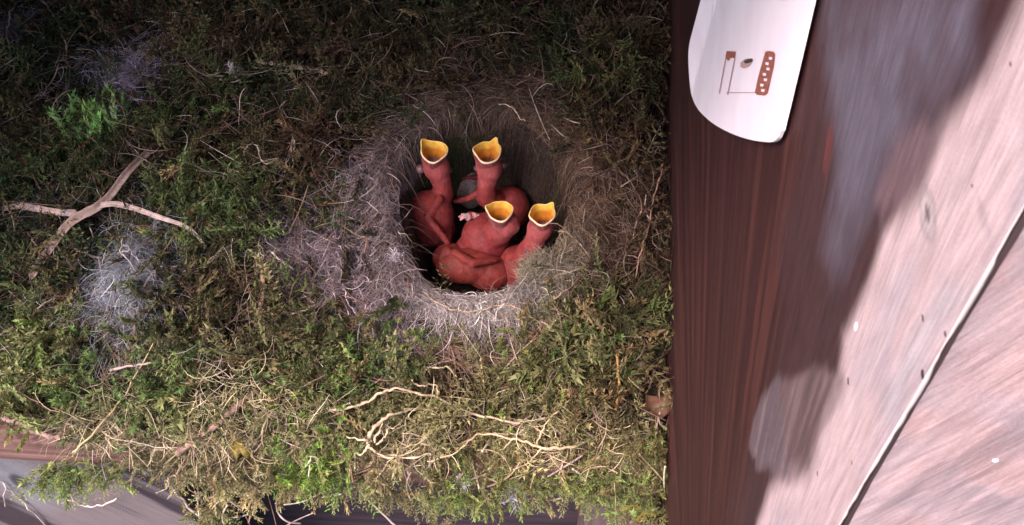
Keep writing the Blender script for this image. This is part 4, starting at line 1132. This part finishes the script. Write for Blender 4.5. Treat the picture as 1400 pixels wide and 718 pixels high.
def chick(label_, gp, gz, rxy, tips, headp, neckp, bodyp, body_r, body_ax, eyes, limbs=(), up=.62, sidew=0.0, extra=()):
    o = thing('chick', label_, 'chick', 'chicks in the nest cup')
    c = at(gp[0], gp[1], gz)
    tocam = (CAM - c) / np.linalg.norm(CAM - c)
    N_ = tocam * .80 + UP * up + RIGHT * sidew; N_ /= np.linalg.norm(N_)
    rx, ry = rxy[0] * .208 / 2, rxy[1] * .208 / 2 / max(.6, tocam @ N_)
    hd = at(headp[0], headp[1], headp[2]); bd = at(*bodyp)
    nk = [at(*p[:3]) for p in neckp]; nr = [p[3] for p in neckp]
    def build(bm):
        chain(bm, [c - N_ * 2.6, c - N_ * 4.6, hd], [rx * .93, rx * .97, headp[3] * 1.06])
        chain(bm, [hd] + nk + [bd], [headp[3] * .95] + nr + [body_r[0] * .6])
        ell(bm, bd, body_r, body_ax)
        for e in extra: ell(bm, at(*e[0]), e[1], e[2] if len(e) > 2 else None)
        for lp, lr in limbs: chain(bm, [at(*p) for p in lp], lr, .6)
        for e in eyes: ell(bm, at(e[0], e[1], e[2]), (e[3] * .9,) * 3)
    # hollow the head behind the bill lining so that the throat stays open
    def cf(V): return skin_col(V, hd, rx)
    me = body_mesh(build, cf)
    V = np.zeros(len(me.vertices) * 3, np.float32); me.vertices.foreach_get('co', V); V = V.reshape(-1, 3) / MM
    ea = RIGHT - N_ * (RIGHT @ N_); ea /= np.linalg.norm(ea); eb = np.cross(N_, ea)
    ax = V - c; t = ax @ N_
    rho = np.hypot(ax @ ea / rx, ax @ eb / ry)
    bo = bill_outline(np.arctan2(ax @ eb / ry, ax @ ea / rx), c, tips)[0]
    rho = rho / (1 + (bo - 1) * sst(.3, .8, rho))
    lo = (rho < .7) & (t > -7.6)
    V[lo] -= N_ * (t[lo] + 8.6)[:, None]
    hi = (rho >= .7) & (rho < 1.5) & (t > -7.4)
    tn = np.minimum(t[hi], -.75)
    need = np.interp(-tn, [0, .8, 2.0, 3.4, 5.0, 6.5, 7.4], [.94, .93, .90, .86, .76, .6, .4]) * 1.07
    k = np.maximum(rho[hi], need) / rho[hi]
    V[hi] = c + (ax[hi] - t[hi][:, None] * N_) * k[:, None] + tn[:, None] * N_
    me.vertices.foreach_set('co', (V * MM).astype(np.float32).ravel()); me.update()
    link('body', me, o, [M['skin']])
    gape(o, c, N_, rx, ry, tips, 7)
    for k, e in enumerate(eyes):
        ell_bm = bmesh.new(); ell(ell_bm, at(e[0], e[1], e[2]) + tocam * .28, (e[3] * .82,) * 3)
        for v in ell_bm.verts: v.co *= MM
        for f_ in ell_bm.faces: f_.smooth = True
        em = bpy.data.meshes.new('closed_eye'); ell_bm.to_mesh(em); ell_bm.free()
        link('closed_eye', em, o, [M['eye']])
    return o

# angles of the bill corners: 0 = image right, 90 = image up
chick('naked pink chick with upright neck and gaping bill above its folded wing', (593, 206), 6, (42, 35), [(140, .22, .30, .9), (15, .08, .5, .2)],
      (597, 230, -2, 4.3), [(605, 252, -9, 3.3), (605, 266, -14, 3.9)], (588, 295, -20), (8.9, 8.0, 9.5), (.1, .2, 1),
      [(575, 231, -4, 2.0), (613, 233, -7, 1.5)], [([(601, 272, -11), (585, 298, -14), (612, 332, -18)], [1.5, 1.5, 1.1]), ([(612, 300, -22), (612, 338, -24)], [2.2, 1.2])], extra=[((592, 312, -25), (8, 7, 7))])
chick('naked pink chick behind the others with its bill tip pointing up', (667, 207), 6, (43, 34), [(62, .38, .22, 1.3), (178, .10, .35, .4)],
      (669, 232, -2, 4.2), [(665, 256, -9, 3.2), (666, 270, -14, 3.8)], (694, 286, -24), (8.3, 8.0, 9.0), (.3, 0, 1),
      [(688, 226, -4, 1.8), (652, 230, -7, 1.4)], [([(657, 262, -16), (640, 272, -18), (622, 275, -20)], [1.6, 1.2, 1.0]), ([(655, 242, -20), (632, 244, -21)], [1.2, 1.0])])
chick('chick gaping straight up over its round belly with one dark eye showing', (684, 288), 1, (38, 32), [(168, .26, .26, .6), (15, .10, .4, .5)],
      (691, 306, -6, 4.4), [(684, 316, -11, 4.4)], (664, 326, -20), (9.2, 8.0, 9.0), (-.6, .2, 1),
      [(702, 311, -6.5, 2.4)], [([(672, 300, -14), (655, 297, -14), (644, 295, -14)], [1.5, 1.2, 1.6])], extra=[((650, 345, -24), (7.5, 7, 7))])
chick('thin-necked chick stretching up beside the olive hair clump', (742, 292), 1, (39, 33), [(48, .24, .24, .9), (195, .14, .35, .3)],
      (738, 313, -6, 4.1), [(731, 332, -12, 3.6), (722, 348, -17, 4.6)], (708, 366, -26), (8.0, 7.5, 8.5), (.3, 0, 1),
      [(757, 308, -8, 1.7)], [])
# the one lying down: no bill in view
lying = thing('chick', 'naked dark pink chick lying curled at the front of the cup, bill hidden', 'chick', 'chicks in the nest cup')
def bl(bm):
    ell(bm, at(640, 364, -22), (6.3, 6.2, 11.0), (1, .15, -.1))
    ell(bm, at(668, 373, -25), (6.5, 6.5, 8.0), (1, 0, -.2))
    ell(bm, at(614, 352, -23), (5.0, 5.0, 6.0), (1, .4, 0))
    chain(bm, [at(622, 346, -16), at(646, 360, -14.5), at(676, 356, -17)], [1.6, 1.6, 1.1])
    chain(bm, [at(612, 345, -18), at(606, 352, -19), at(603, 362, -20)], [2.2, 1.8, 1.0])
def lc(V):
    c = skin_col(V, None, 1); return mixc(c, (.18, .034, .022), np.full(len(V), .5))
link('body', body_mesh(bl, lc), lying, [M['skin']])
# the little foot that shows between the chicks
foot = at(640, 296, -11)
fo = [o for o in bpy.data.objects if o.name.startswith('chick') and o.get('label', '').startswith('chick gaping')][0]
bmf = bmesh.new()
tubes = [tube(smooth_path([at(655, 296, -13), at(646, 295, -12), at(638, 297, -11)]), 1.0, 1.3, 8)]
for dx, dy in ((-14, 1), (-12, 5), (-10, -3)):
    tubes.append(tube(smooth_path([at(641, 296, -11), at(641 + dx * .55, 296 + dy * .4 - 1, -10.4), at(641 + dx, 296 + dy, -11)]), .75, .3, 6))
fm = tube_mesh('foot', tubes, (.66, .30, .29)); bmf.free()
link('foot', fm, fo, [M['skin']])

# the dull egg between the two upright chicks
bm = bmesh.new(); bmesh.ops.create_icosphere(bm, subdivisions=4, radius=1.0)
ec = at(643, 255, -25)
for v in bm.verts:
    k = 1 - .12 * v.co.z
    v.co = Vector((ec[0] + v.co.x * 5.2 * k, ec[1] + v.co.y * 5.2 * k + v.co.z * 3.5, ec[2] + v.co.z * 6.5)) * MM
for f_ in bm.faces: f_.smooth = True
me = bpy.data.meshes.new('egg'); bm.to_mesh(me); bm.free()
tag(link('egg', me, None, [M['egg']]), 'dull greyish pink speckled egg between the two upright chicks', 'egg')
